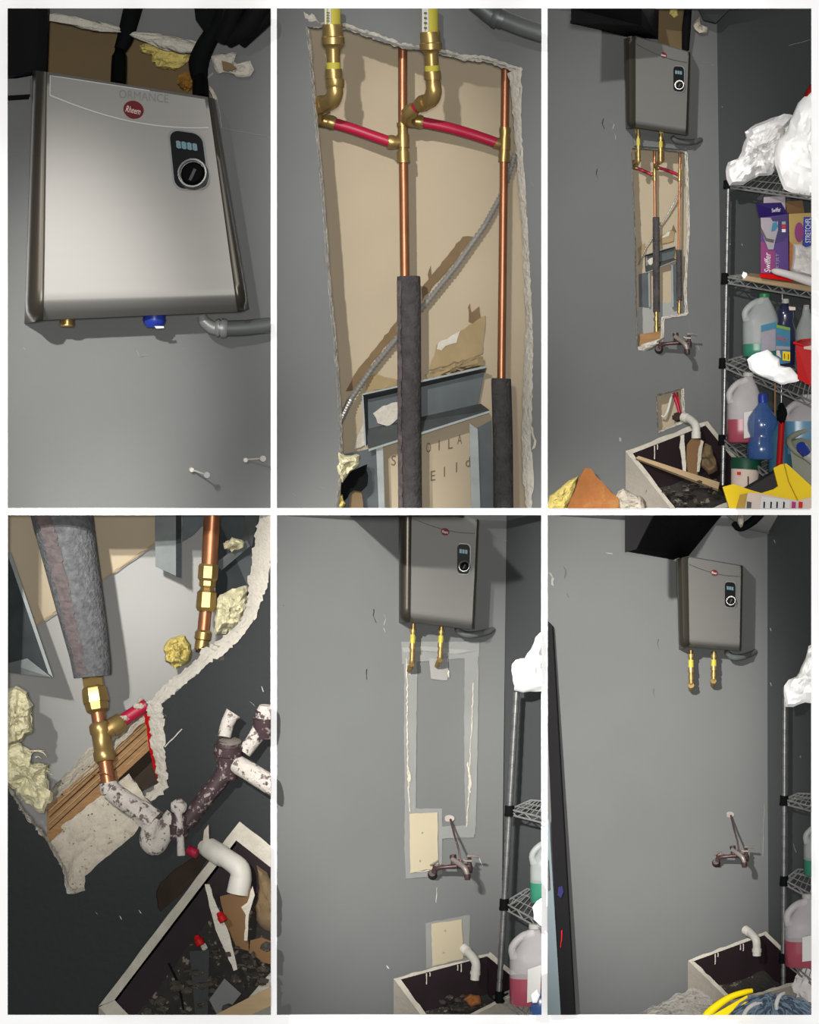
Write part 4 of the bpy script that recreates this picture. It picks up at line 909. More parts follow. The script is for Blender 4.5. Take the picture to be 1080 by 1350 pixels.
mb = MB(); crumple(mb, [(1004, 170), (1018, 160), (1034, 158), (1036, 175), (1026, 196), (1018, 206), (1012, 190)], -.03, .03, 3, 8, .02, 16); single(mb, 'paper_roll', 'bag_grey', 'pale roll showing inside the clear wrap on the top shelf', 'paper roll')
mb = MB(); crumple(mb, jag([(1046, 150), (1052, 136), (1060, 128), (1075, 115), (1085, 115), (1085, 264), (1068, 262), (1048, 256), (1034, 250), (1028, 236), (1022, 218), (1022, 196), (1026, 184), (1036, 176)], .8, 8, 9), -.10, .06, 8, 12, .05, 9)
single(mb, 'plastic_bag', 'white_bag', 'large white plastic bag overhanging the top shelf', 'bag', smooth=30)
mb = MB(); crumple(mb, [(1056, 140), (1062, 122), (1068, 112), (1080, 106), (1080, 122), (1068, 126), (1060, 140)], -.09, .02, 8, 6, .01, 20); single(mb, 'red_bag', 'red_dark', 'sliver of a red bag behind the large white bag', 'bag')
# second shelf
y2 = -.06
t = thing('cleaner_box', 'purple and magenta mop cleaner box on the second shelf', 'box', (1020, 362, y2))
mb = MB(); mb.hexa([(1003, 284, y2), (1039, 280, y2), (1040, 356, y2), (1003, 362, y2)], [(1006, 286, y2+.07), (1044, 284, y2+.07), (1044, 352, y2+.07), (1006, 356, y2+.07)]); mb.build('carton', 'purple_box', t)
mb = MB(); mb.hexa([(997, 269, y2-.03), (1030, 268, y2-.01), (1039, 282, y2-.001), (1001, 287, y2-.004)], [(998, 268, y2-.02), (1030, 267, y2-.0), (1039, 282, y2+.01), (1001, 287, y2+.01)]); fl = mb.build('top_flap', 'violet_dark', t)
mb = MB(); mb.prism([(1003, 318), (1009, 320), (1012, 330), (1022, 330), (1022, 357), (1003, 362)], y2-.004, .003); mb.build('magenta_print', 'magenta_box', t, 0)
mb = MB(); mb.prism([(1018, 287), (1038, 283), (1038, 312), (1032, 318), (1022, 320)], y2-.0035, .003); mb.build('blue_print', 'violet_dark', t, 0)
mb = MB(); mb.prism([(1003, 287), (1016, 287), (1019, 292), (1026, 292), (1026, 303), (1022, 318), (1020, 329), (1013, 329), (1009, 318), (1004, 306)], y2-.008, .003); mb.build('pad_picture', 'box_grey', t, 0)
mb = MB(); mb.prism([(1004, 300), (1011, 314), (1021, 316), (1020, 320), (1010, 318), (1003, 305)], y2-.0095, .002); mb.build('pad_shadow', 'print_grey', t, 0)
mb = MB(); mb.prism([(1019, 294), (1024, 292), (1026, 298), (1022, 304), (1017, 305)], y2-.011, .002); mb.build('spray_picture', 'label_teal', t, 0)
for k in range(3):
    mb = MB(); mb.prism([(1031, 292+k*5), (1036, 292+k*5), (1036, 296+k*5), (1031, 296+k*5)], y2-.006, .002); mb.build('icon', ('box_grey', 'print_red', 'print_white')[k], t, 0)
text('Swiffer', [(1008, 359), (1008, 333), (1016, 333), (1016, 359)], y2-.0055, 'print_white', 'lettering', t, .2)
text('WETJET', [(1023, 362), (1023, 334), (1028, 334), (1028, 362)], y2-.0055, 'label_lilac', 'lettering', t)
text('Swiffer', [(1017, 275), (1029, 273), (1030, 279), (1018, 280)], y2-.032, 'print_white', 'lettering', fl, .2)
mb = MB(); mb.hexa([(1007, 260, y2+.03), (1035, 258, y2+.03), (1036, 282, y2+.03), (1006, 284, y2+.03)], [(1009, 259, y2+.05), (1036, 257, y2+.05), (1037, 282, y2+.05), (1007, 284, y2+.05)]); single(mb, 'carton', 'box_grey', 'pale grey carton behind the purple cleaner box', 'box')
y3 = -.08
t = thing('glove_box', 'yellow and blue glove box at the right of the second shelf', 'box', (1060, 362, y3))
mb = MB(); mb.hexa([(1040, 282, y3), (1082, 280, y3), (1082, 366, y3), (1042, 360, y3)], [(1042, 284, y3+.06), (1086, 282, y3+.06), (1086, 366, y3+.06), (1044, 358, y3+.06)]); mb.build('carton', 'box_yellow', t)
mb = MB(); mb.hexa([(1036, 266, y3+.045), (1058, 264, y3+.045), (1061, 281, y3+.04), (1038, 282, y3+.04)], [(1036, 266, y3+.05), (1058, 264, y3+.05), (1061, 281, y3+.05), (1038, 282, y3+.05)]); mb.build('open_flap', 'cardboard', t)
mb = MB(); mb.prism([(1060, 286), (1082, 286), (1082, 330), (1058, 328)], y3-.004, .003); mb.build('blue_print', 'label_blue', t, 0)
mb = MB(); mb.prism(ell(1054, 306, 6, 13, 20), y3-.007, .003); mb.build('purple_oval', 'magenta_box', t, 0)
mb = MB(); mb.prism([(1041, 318), (1045, 322), (1044, 356), (1041, 356)], y3-.004, .003); mb.build('orange_print', 'box_orange', t, 0)
text('STRETCHFL', [(1062, 320), (1062, 287), (1069, 287), (1069, 320)], y3-.0055, 'print_white', 'lettering', t)
mb = MB(); crumple(mb, jag([(1046, 322), (1056, 322), (1062, 326), (1085, 318), (1085, 366), (1060, 362), (1048, 360), (1043, 356), (1046, 340)], 1, 6, 3), -.12, .02, 3, 8, .02, 16); single(mb, 'rag', 'bag_grey', 'pale grey rag in front of the yellow glove box', 'rag')
mb = MB(); mb.tube([(1018, 357, -.11), (1024, 358, -.12), (1040, 362, -.14), (1062, 369, -.16), (1085, 376, -.17)], [2, 4.5, 5, 6, 6.5], 12, 4); single(mb, 'rolled_cloth', 'bag_grey', 'rolled pale cloth lying along the second shelf', 'cloth')
mb = MB(); mb.hexa([(1001, 361, -.08), (1036, 362, -.12), (1046, 371, -.14), (1003, 366, -.09)], [(1004, 360, -.06), (1038, 361, -.10), (1048, 369, -.12), (1006, 364, -.07)]); single(mb, 'red_tray', 'red_plastic', 'flat red plastic tray under the rolled cloth', 'tray')
mb = MB(); mb.hexa([(979, 363, -.03), (1090, 381, -.185), (1090, 388, -.185), (979, 369, -.03)], [(990, 360, .03), (1090, 374, -.12), (1090, 381, -.12), (990, 366, .03)]); single(mb, 'wooden_board', 'wood_pale', 'pale wooden board along the front of the second shelf', 'board')
mb = MB(); crumple(mb, [(978, 364), (980, 358), (985, 360), (986, 366), (981, 368)], -.03, .006, 2, 5, .004, 40); single(mb, 'paper_scrap', 'white_cloth', 'tiny white paper scrap at the end of the wooden board', 'paper')
# third shelf
jug('clear jug of green cleaner on the third shelf, top right picture', 1003, 387, 471, 47, -.03, 'jug_clear', 'green_liquid', .20, 'cap_green', 'cleaner jugs', [([(1004, 430), (1024, 426), (1024, 462), (1004, 464)], 'label_lilac', 1), ([(1004, 429), (1024, 424), (1024, 432), (1004, 437)], 'label_teal', 2)])
bottle('navy cleaner bottle with teal label on the third shelf', 1036, 394, 483, 28, -.06, 'navy_bottle', [(0, .9), (.02, 1), (.55, 1), (.64, .85), (.72, .72), (.80, .8), (.88, .78), (.95, .5), (1, .36)], 'white_plastic', 4.5, 6, 'shelf bottles', patches=[([(1023, 428), (1042, 432), (1042, 478), (1030, 480), (1023, 470)], 'label_teal', 'paper_label'), ([(1024, 428), (1042, 432), (1042, 436), (1024, 432)], 'label_lime', 'label_top'), ([(1023, 456), (1042, 457), (1042, 461), (1023, 461)], 'label_lilac', 'label_band'), ([(1032, 463), (1042, 464), (1042, 476), (1032, 475)], 'sign_yellow', 'price_patch'), ([(1024, 462), (1028, 462), (1030, 472), (1024, 468)], 'label_pink', 'picture'), ([(1040, 404), (1049, 405), (1049, 409), (1041, 409)], 'label_pink', 'tag')])
text('Windex', [(1024, 442), (1038, 445), (1038, 450), (1024, 448)], -.122, 'print_red', 'cleaner_lettering', bpy.data.objects['bottle'], .3)
text('11', [(1034, 466), (1040, 467), (1040, 474), (1034, 473)], -.122, 'print_dark', 'cleaner_lettering', bpy.data.objects['bottle'])
bottle('clear grey bottle behind the red bucket on the third shelf', 1063, 402, 486, 30, -.04, 'jug_clear', [(0, .95), (.3, 1), (.6, 1), (.75, .7), (.88, .4), (1, .3)], 'white_plastic', 4, 5, 'shelf bottles')
t = thing('bucket', 'bright red plastic bucket at the right of the third shelf', 'bucket', (1066, 508, -.14))
mb = MB(); mb.hexa([(1049, 453, -.16), (1090, 462, -.18), (1090, 520, -.17), (1052, 500, -.15)], [(1056, 449, -.08), (1090, 446, -.08), (1090, 500, -.08), (1056, 490, -.08)]); mb.build('body', 'red_plastic', t)
mb = MB(); mb.tube([(1090, 446, -.08), (1056, 449, -.08), (1047, 452, -.165), (1090, 463, -.19)], 1.8, 8); mb.build('rim', 'red_plastic', t)
mb = MB(); mb.prism([(1060, 457), (1075, 455), (1075, 462), (1060, 460)], -.182, .004); mb.build('sticker', 'label_pink', t)
mb = MB(); crumple(mb, jag([(985, 474), (992, 468), (1003, 464), (1012, 461), (1020, 468), (1028, 473), (1029, 482), (1042, 484), (1053, 496), (1054, 502), (1040, 505), (1030, 507), (1010, 499), (994, 492), (988, 486)], .8, 5, 3), -.14, .025, 5, 8, .012, 18)
single(mb, 'paper_towel', 'white_cloth', 'bright white crumpled paper towel on the third shelf', 'paper towel')
# fourth shelf
jug('frosted jug of pink cleaner on the fourth shelf, top right picture', 982, 491, 584, 46, -.02, 'jug_frost', 'pink_liquid', .33, 'white_plastic', 'cleaner jugs', [([(981, 544), (996, 541), (994, 576), (981, 578)], 'label_white', 1)], handle=-1)
bottle('large clear blue bottle with a waist on the fourth shelf', 1006, 519, 606, 42, -.07, 'blue_bottle', [(0, .9), (.03, 1), (.25, 1), (.36, .86), (.42, .82), (.5, .95), (.62, 1), (.74, .92), (.86, .6), (.95, .32), (1, .28)], 'blue_plastic', 6.5, 11, 'shelf bottles')
bottle('opaque teal bottle behind the red broom handle', 1030, 548, 622, 34, -.08, 'teal_bottle', [(0, .95), (.05, 1), (.6, 1), (.8, .8), (.92, .5), (1, .3)], 'black_matt', 4, 5, 'shelf bottles')
jug('frosted jug of blue cleaner at the right end of the fourth shelf', 1058, 520, 600, 48, -.08, 'jug_frost', 'sky_liquid', .55, 'white_plastic', 'cleaner jugs', handle=-1)
t = thing('broom', 'red handled broom standing before the fourth shelf', 'broom', (1027, 620, -.15))
mb = MB(); mb.tube([(1027, 625, -.16), (1031, 556, -.15)], 4.2, 10); mb.build('handle', 'red_dark', t)
mb = MB(); mb.blob((1031, 546, -.15), (6, 14, .02), .35, 3, 2); mb.build('black_grip', 'black_matt', t)
mb = MB(); mb.tube([(1022, 505, -.12), (1022, 548, -.12)], 1.2, 6); single(mb, 'wooden_rod', 'wood', 'thin wooden rod standing behind the red broom', 'rod')
t = thing('waste_bin', 'grey green plastic bin at the right edge, top right picture', 'bin', (1060, 645, -.17))
mb = MB(); mb.hexa([(1041, 584, -.15), (1095, 612, -.17), (1095, 660, -.16), (1048, 640, -.14)], [(1046, 576, -.11), (1095, 566, -.11), (1095, 640, -.11), (1050, 630, -.11)]); mb.build('body', 'bin_grey', t)
mb = MB(); mb.tube([(1095, 563, -.11), (1062, 568, -.12), (1044, 576, -.13), (1041, 584, -.15), (1050, 596, -.16), (1072, 608, -.17), (1095, 620, -.17)], 4, 10, 3); mb.build('rim', 'bin_grey', t)
t = thing('capped_bottle', 'white bottle with blue cap lying in the grey green bin', 'bottle', (1062, 600, -.2))
mb = MB(); mb.tube([(1062, 598, -.20), (1075, 606, -.2), (1090, 612, -.2)], [7, 9, 9], 12); mb.build('body', 'white_plastic', t)
mb = MB(); mb.lathe((1063, 597, -.2), (1056, 588, -.235), [(0, 7), (.7, 7.4), (1, 6.4)], 14); mb.build('cap', 'blue_plastic', t)
t = thing('paint_tub', 'white tub with green lid under the fourth shelf', 'tub', (980, 645, -.03))
mb = MB(); mb.lathe((983, 612, -.04), (981, 645, -.04), [(0, 19), (1, 17)], 20); mb.build('body', 'label_pink', t)
mb = MB(); mb.lathe((984, 604, -.04), (983, 619, -.04), [(0, 19), (.3, 20.5), (1, 20)], 20); mb.build('lid', 'lid_green', t)
mb = MB(); mb.prism([(972, 622), (977, 622), (977, 626), (972, 626)], -.096, .004); mb.build('print', 'print_red', t)
mb = MB(); mb.prism([(986, 628), (987.5, 628), (987.5, 642), (986, 642)], -.096, .004); mb.build('print', 'print_dark', t)
mb = MB(); mb.hexa([(975, 650, -.12), (1030, 618, -.13), (1032, 642, -.13), (985, 672, -.12)], [(975, 646, -.10), (1030, 614, -.11), (1032, 642, -.11), (985, 672, -.10)]); single(mb, 'rubber_mat', 'rubber', 'black rubber bar between the green lidded tub and the yellow sign', 'mat')
t = thing('wet_floor_sign', 'bright yellow folded floor sign with printed label, lower right of the top right picture', 'sign', (1010, 672, -.1))
mb = MB(); mb.prism([(953, 642), (967, 638), (990, 646), (1004, 650), (1020, 645), (1026, 641), (1020, 617), (1030, 612), (1037, 611), (1043, 616), (1082, 652), (1082, 680), (965, 680)], lambda a, b: lerp(-.14, -.20, (a-953)/120), .02); mb.build('panel', 'sign_yellow', t)
mb = MB(); mb.prism([(976, 652), (986, 650), (982, 680), (968, 680)], -.163, .004); mb.build('inner_fold', 'sign_amber', t)
mb = MB(); mb.prism([(986, 650), (1000, 650), (1030, 656), (1052, 660), (1082, 652), (1082, 682), (980, 682)], lambda a, b: lerp(-.15, -.205, (a-953)/120)-.004, .003); lbp = mb.build('printed_label', 'label_pink', t, 0)
mb = MB(); mb.prism([(1004, 654), (1042, 660), (1040, 682), (1000, 682)], lambda a, b: lerp(-.15, -.205, (a-953)/120)-.007, .002); mb.build('white_field', 'print_white', lbp, 0)
for k, (x, m) in enumerate(((988, 'print_grey'), (1008, 'print_dark'), (1017, 'print_dark'), (1025, 'print_dark'), (1034, 'print_dark'), (1047, 'magenta_print'), (1056, 'print_red'))):
    mb = MB(); w = 2.6 if x > 1040 else (1 if x > 1000 else 3); mb.prism([(x-w, 661), (x+w, 662), (x+w-1, 680), (x-w-1, 680)], lambda a, b: lerp(-.15, -.205, (a-953)/120)-.010, .002); mb.build('print_mark', m, lbp, 0)
mb = MB(); mb.tube([(1034, 612, -.182), (1040, 635, -.185), (1052, 660, -.192)], .7, 6); mb.build('crease', 'sign_amber', t)
# ================================================================== picture four: the lower end of the opening, close up
CUR = 4
edge4 = [(366, 742), (357, 748), (352, 770), (343, 798), (338, 815), (333, 822), (318, 840), (295, 862), (296, 870), (278, 872), (257, 892), (240, 905), (213, 928), (216, 950), (217, 1005), (222, 1040), (210, 1048), (200, 1057), (190, 1080), (177, 1100), (150, 1122), (125, 1143), (112, 1155), (112, 1174), (100, 1178), (88, 1178), (83, 1147), (60, 1107), (33, 1077), (4, 1030)]
front4 = jag(edge4, .9, 6, 41, False)+[(4, 1344), (362, 1344)]
low_hole = jag([(206, 1176), (212, 1163), (228, 1148), (246, 1136), (262, 1126), (274, 1132), (262, 1152), (240, 1178), (212, 1202), (208, 1196)], .8, 6, 4)
w4 = wall_mesh('wall_back', front4, [low_hole], lambda x: 0.0, 'paint_dim')
tag(w4, 'grey painted wall, dim light put into its colour, below a ragged cut opening, lower left picture')
inner4 = [(342, 676), (338, 700), (331, 740), (328, 762), (327, 790), (320, 818), (298, 838), (267, 858), (252, 876), (230, 892), (212, 908), (193, 928), (197, 950), (200, 985), (208, 1027), (207, 1036), (196, 1042), (188, 1050)]
outer4 = [(366, 676), (362, 700), (356, 745), (352, 770), (343, 798), (333, 822), (318, 840), (295, 864), (278, 872), (257, 892), (240, 905), (213, 928), (216, 950), (217, 985), (221, 1027), (222, 1040), (212, 1048), (200, 1057)]
mb = rim(outer4, inner4, -.006, .035, 130, 2.0, 2.2); mb.build('torn_edge', 'gypsum', w4)
mb = rim([(112, 1174), (88, 1178), (83, 1147), (60, 1107), (33, 1077), (4, 1030)], [(112, 1168), (94, 1170), (88, 1147), (64, 1105), (36, 1074), (4, 1024)], -.003, .03, 60, 2.0, 1.2); mb.build('torn_edge', 'gypsum', w4)
mb = rim([(190, 942), (193, 960), (196, 985), (203, 1015), (207, 1027)], [(196, 940), (200, 960), (203, 985), (209, 1010), (210, 1024)], .05, .03, 30, .8, .8); mb.build('red_paint_edge', 'red_dark', w4)
# inside of the wall
mb = MB(); mb.prism([(2, 674), (366, 674), (366, 1110), (2, 1110)], .34, .02); bk4 = mb.build('backing_board', 'white_board', w4, 0)
mb = MB(); mb.prism(jag([(2, 674), (262, 674), (240, 688), (205, 714), (165, 742), (133, 766), (120, 775), (67, 810), (45, 826), (30, 838), (2, 850)], .8, 7, 3), .326, .012); mb.build('tan_board', 'tan_board', bk4, 0)
mb = MB(); A = jag([(45, 826), (67, 810), (120, 775), (133, 766), (165, 742), (205, 714)], .6, 6, 3, False); mb.strip([V(p[0], p[1], .322) for p in A], [V(p[0], p[1]+2.2, .322) for p in A]); mb.build('board_edge', 'wood_pale', bk4, 0)
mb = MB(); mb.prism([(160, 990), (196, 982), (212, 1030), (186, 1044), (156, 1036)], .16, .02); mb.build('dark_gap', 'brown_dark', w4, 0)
# studs
t = thing('steel_stud', 'bent galvanised stud flange at the left edge, lower left picture', 'stud', (40, 890, .15), 'studs in the lower left picture')
mb = MB(); mb.hexa([(4, 715), (68, 893), (40, 874), (4, 886)] and [(4, 715, .20), (14, 738, .18), (69, 893, .12), (4, 880, .16)], [(4, 715, .21), (14, 738, .19), (69, 893, .13), (4, 880, .17)]); mb.build('web', 'galvanised_shaded', t)
mb = MB(); mb.hexa([(9, 728, .17), (14, 728, .17), (70, 893, .11), (64, 888, .11)], [(9, 728, .20), (14, 728, .20), (70, 893, .14), (64, 888, .14)]); mb.build('lip', 'galvanised', t)
mb = MB(); mb.hexa([(4, 876, .15), (36, 868, .14), (68, 893, .115), (4, 886, .15)], [(4, 876, .16), (36, 868, .15), (68, 893, .125), (4, 886, .16)]); mb.build('cut_end', 'galvanised', t)
t = thing('steel_stud', 'galvanised stud end hanging at the top centre, lower left picture', 'stud', (222, 760, .25), 'studs in the lower left picture')
mb = MB(); mb.hexa([(204, 674, .25), (234, 674, .24), (234, 760, .24), (205, 747, .25)], [(204, 674, .26), (234, 674, .25), (234, 760, .25), (205, 747, .26)]); mb.build('flange', 'galvanised', t)
mb = MB(); mb.hexa([(232, 674, .23), (239, 674, .22), (239, 762, .22), (232, 760, .23)], [(232, 674, .27), (239, 674, .27), (239, 762, .27), (232, 760, .27)]); mb.build('lip', 'galvanised_shaded', t)
mb = MB(); mb.prism(jag([(240, 674), (270, 674), (268, 692), (254, 706), (240, 714)], .6, 7, 3), .28, .01); mb.build('web', 'galvanised_shaded', t)
t = thing('steel_stud', 'dark stud behind the right copper pipe, lower left picture', 'stud', (310, 800, .25), 'studs in the lower left picture')
mb = MB(); mb.hexa([(286, 674, .26), (345, 674, .24), (334, 790, .22), (284, 790, .26)], [(286, 674, .28), (345, 674, .26), (334, 790, .24), (284, 790, .28)]); mb.build('web', 'galvanised_shaded', t)
mb = MB(); mb.hexa([(324, 674, .22), (342, 674, .20), (332, 720, .20), (318, 724, .22)], [(324, 674, .26), (342, 674, .24), (332, 720, .24), (318, 724, .26)]); mb.build('flange', 'galvanised', t)
def fibres(mb, c, r, seed):
    q = random.Random(seed+400)
    for k in range(26):
        a = q.uniform(0, 2*math.pi); pts = []; rr_ = q.uniform(.6, .95); da = q.uniform(-.5, .5)
        for j in range(4):
            f = rr_+(.03+.08*q.random())*j; pts.append((c[0]+math.cos(a+da*j*.5)*r[0]*f, c[1]+math.sin(a+da*j*.5)*r[1]*f, c[2]-r[2]*.6*(1-j*.25)))
        mb.tube(pts, [1.3, 1.1, .8, .3], 4, 2)
for i, (c, r, m, lab) in enumerate((((308, 718, .20), (14, 8, .03), 'wool_pale', 'pale wool tuft against the dark stud, upper right of the lower left picture'), ((306, 806, .18), (22, 26, .05), 'wool_pale', 'large pale wool tuft right of the right copper pipe, lower left picture'), ((232, 858, .22), (17, 19, .05), 'wool', 'yellow wool tuft left of the right copper pipe, lower left picture'), ((24, 944, .10), (22, 36, .06), 'wool_pale', 'tall cream wool tuft at the left edge, lower left picture'), ((38, 1018, .06), (34, 40, .06), 'wool_pale', 'spreading cream wool tuft at the left end of the wooden sill'))):
    mb = MB(); O_ = [[(294, 716), (306, 708), (320, 712), (322, 722), (306, 728), (296, 724)], [(284, 800), (290, 784), (306, 776), (326, 772), (328, 800), (318, 822), (298, 836), (284, 838)], [(216, 852), (224, 842), (244, 838), (252, 850), (250, 872), (232, 882), (218, 872)], [(4, 912), (22, 904), (36, 912), (44, 930), (40, 946), (44, 962), (30, 976), (4, 986)], [(4, 984), (28, 980), (42, 992), (38, 1004), (64, 1008), (62, 1026), (70, 1052), (58, 1072), (46, 1068), (30, 1054), (4, 1026)]][i]
    crumple(mb, jag(O_, 2.2, 5, i+5), c[2]-.02, r[2]*.8, i+2, 9, .045, 16); fibres(mb, c, (r[0]*.8, r[1]*.8, r[2]), i); single(mb, 'insulation_tuft', m, lab, 'insulation', 'wool tufts in the lower left picture', smooth=25)
mb = MB(); mb.hexa([(284, 742, .22), (326, 712, .19), (330, 720, .19), (292, 752, .22)], [(284, 742, .24), (326, 712, .21), (330, 720, .21), (292, 752, .24)]); single(mb, 'metal_scrap', 'galvanised', 'bent metal strip lying on wool beside the dark stud', 'scrap')
# left pipe with foam
t = thing('foam_pipe', 'thick grey foam pipe sleeve ending in brass couplings, lower left picture', 'pipe', (143, 1040, .14))
mb = MB(); mb.tube([(78, 660, .20), (84, 690, .19), (102, 780, .17), (118, 860, .15), (122, 892, .145)], [42, 41, 34, 27.5, 25], 22, 5); sl = mb.build('foam_sleeve', 'foam_pale', t)
mb = MB(); A, B = [], []; rr = random.Random(3)
for k in range(60):
    f = k/59; x = lerp(56, 109, f**.92); y = lerp(676, 890, f); w = lerp(10, 7, f)
    A.append(V(x-w+rr.uniform(-1.5, 1.5), y, lerp(.19, .145, f)-lerp(.088, .052, f))); B.append(V(x+w+rr.uniform(-1.5, 1.5), y, lerp(.19, .145, f)-lerp(.104, .064, f)))
mb.strip(A, B); mb.build('sleeve_seam', 'foam_seam', sl, 0)
P = lambda f: (lerp(121, 145, f), lerp(886, 1046, f), lerp(.13, .03, f))
mb = MB(); mb.lathe(P(0), P(.16), [(0, 13), (.2, 15), (.8, 15), (.8, 12), (1, 12)], 6); mb.build('hex_nut', 'brass', t, 20)
mb = MB(); mb.lathe(P(.12), P(.34), [(0, 14), (.1, 17), (.3, 18), (.62, 18), (.62, 17), (.9, 15.5), (1, 10)], 8); mb.build('union_nut', 'brass', t, 20)
mb = MB(); mb.lathe(P(.30), P(.46), [(0, 9.5), (1, 9.5)], 16); mb.build('copper_stub', 'copper', t)
mb = MB(); mb.lathe(P(.42), P(.74), [(0, 12), (.06, 14.5), (.25, 14.5), (.3, 12.8), (.7, 12.8), (.75, 14.5), (.93, 14.5), (1, 12)], 18)
mb.lathe((133, 968, .08), (163, 950, .10), [(0, 11), (.45, 11), (.45, 13), (.85, 13), (1, 10)], 16); mb.build('tee', 'brass', t)
mb = MB(); mb.tube([(158, 953, .10), (172, 943, .10), (194, 929, .10)], 8.8, 14); mb.build('red_branch', 'red_pipe', t)
mb = MB(); mb.blob((164, 947, .085), (7, 4, .012), .5, 3, 1); mb.blob((184, 931, .085), (8, 4, .01), .5, 3, 2); mb.build('plaster_dust', 'gypsum_dirty', t)
mb = MB(); mb.lathe(P(.70), P(1.0), [(0, 9.5), (1, 10)], 16); mb.build('copper_lower', 'copper', t)
mb = MB(); mb.lathe((143, 1032, .035), (146, 1046, .03), [(0, 12), (.5, 13.5), (1, 12)], 16); mb.build('collar', 'plaster_spatter', t)
mb = MB(); mb.tube([(121, 1022, .02), (136, 1019, .015), (150, 1024, .02)], .8, 6); mb.build('wire', 'copper', t)
# right copper pipe
t = thing('copper_pipe', 'right copper pipe with a brass union, lower left picture', 'pipe', (268, 855, .15))
mb = MB(); mb.tube([(281, 664, .18), (276, 750, .165)], [11.5, 11], 18); mb.build('pipe', 'copper', t)
mb = MB(); mb.lathe((275.5, 744, .165), (271.5, 806, .155), [(0, 13), (.05, 14.5), (.30, 14.5), (.36, 12), (.46, 12), (.5, 9.5), (.56, 11), (.60, 14), (.92, 14.5), (1, 12)], 8); mb.build('union', 'brass', t, 20)
mb = MB(); mb.tube([(271.5, 800, .155), (268, 836, .15)], 8.6, 16); mb.build('pipe', 'copper', t)
mb = MB(); mb.lathe((269, 831, .15), (265, 858, .145), [(0, 9), (.1, 11.5), (.45, 11.5), (.5, 9.5), (1, 9.5)], 16); mb.build('end_fitting', 'brass', t)
mb = MB(); mb.blob((266, 856, .14), (9, 5, .02), .5, 3, 4); mb.build('grime', 'brown_dark', t)
# wooden sill and plaster
t = thing('sill_plank', 'split wooden sill plank under the couplings, lower left picture', 'plank', (100, 1110, .08))
mb = MB(); mb.hexa([(62, 1064, .08), (194, 944, .10), (198, 988, .09), (62, 1114, .06)], [(62, 1064, .18), (194, 944, .20), (198, 988, .19), (62, 1114, .16)]); mb.build('plank', 'wood', t)
for k in range(5):
    f = .15+.17*k
    mb = MB(); a, b = quad([(62, 1064), (194, 944), (198, 988), (62, 1114)], .02, f), quad([(62, 1064), (194, 944), (198, 988), (62, 1114)], .98, f)
    mb.tube([(a[0], a[1], .066), (lerp(a[0], b[0], .5), lerp(a[1], b[1], .5)+rr.uniform(-1, 1), .082), (b[0], b[1], .092)], [.6, 1.0, .5], 5); mb.build('split', 'brown_dark' if k % 2 else 'wood_pale', t)
def ledge(u, v):
    Q = [(50, 1058), (186, 918), (196, 946), (63, 1068)]; p = quad(Q, u, v); q = V(p[0], p[1], lerp(.20, .078, v))
    return q+Vector((0, 0, .012*noise.noise(q*30)+.004*noise.noise(q*90)))
mb = MB(); mb.grid(30, 8, ledge); mb.build('dust_top', 'gypsum_dirty', t, 60)
def lower(u, v):
    Q = [(60, 1106), (170, 1020), (208, 1068), (98, 1188)]; p = quad(Q, u, v)
    p = (p[0]+8*math.sin(math.pi*v)*(u-.3), p[1]+10*math.sin(math.pi*v)*u)
    q = V(p[0], p[1], lerp(.07, .008, v)); return q+Vector((0, .018*noise.noise(q*26)+.006*noise.noise(q*80), .006*noise.noise(q*40)))
mb = MB(); mb.grid(30, 26, lower); single(mb, 'plaster_ledge', 'gypsum_dirty', 'broken plaster slope below the wooden sill, lower left picture', 'plaster', smooth=60)
mb = MB(); mb.tube([(146, 1042, .03), (165, 1056, .02), (182, 1067, .0), (196, 1078, -.01)], [13, 14, 14, 14], 14, 4); single(mb, 'inlet_pipe', 'plaster_spatter', 'plaster coated pipe stub leading to the large faucet', 'pipe')
mb = MB()
for k in range(90):
    r = random.Random(k+900); u, v = r.random(), r.random(); q = lower(u, v) if k % 3 else ledge(u, v)
    s = r.uniform(.6, 2.2)/S; mb.add([q+Vector((r.uniform(-s, s), -.004+r.uniform(-s, s), r.uniform(-s, s))) for _ in range(4)], [(0, 1, 2), (0, 2, 3), (0, 3, 1), (1, 3, 2)])
tag(mb.build('plaster_grit', 'brown_dark', None, 0), 'dark grit scattered over the broken plaster', 'grit', kind='stuff')
# large faucet
t = thing('wall_faucet', 'large plaster spattered faucet close up, lower left picture', 'faucet', (260, 1110, -0.023), 'service sink faucets')
mb = MB(); mb.lathe((184, 1068, -0.009), (204, 1084, -0.023), [(0, 16), (.5, 17), (1, 17)], 8); mb.build('wall_flange', 'plaster_spatter', t, 20)
mb = MB(); mb.tube([(202, 1080, -0.023), (197, 1098, -0.036), (196, 1110, -0.045), (205, 1116, -0.050), (214, 1104, -0.050), (222, 1086, -0.045), (230, 1076, -0.041)], [12, 12, 12, 12, 12, 13, 13], 14, 5); mb.build('elbow', 'plaster_spatter', t)
mb = MB(); mb.lathe((232, 1104, -0.036), (236, 1072, -0.050), [(0, 14), (.35, 16), (.6, 17), (.6, 15), (1, 13)], 14); mb.build('valve', 'dark_spatter', t)
mb = MB(); mb.blob((235.5, 1064, -0.063), (11, 11, .02), .12, 3, 4); mb.tube([(235, 1066, -0.068), (237, 1090, -0.077), (239, 1128, -0.081)], [6, 4.5, 5.5], 10); mb.build('handle', 'plaster_spatter', t)
mb = MB(); mb.tube([(246, 1084, -0.036), (268, 1056, -0.045), (292, 1026, -0.054), (299, 1010, -0.054)], [12, 11.5, 11.5, 13], 14, 4); mb.build('cross_pipe', 'dark_spatter', t)
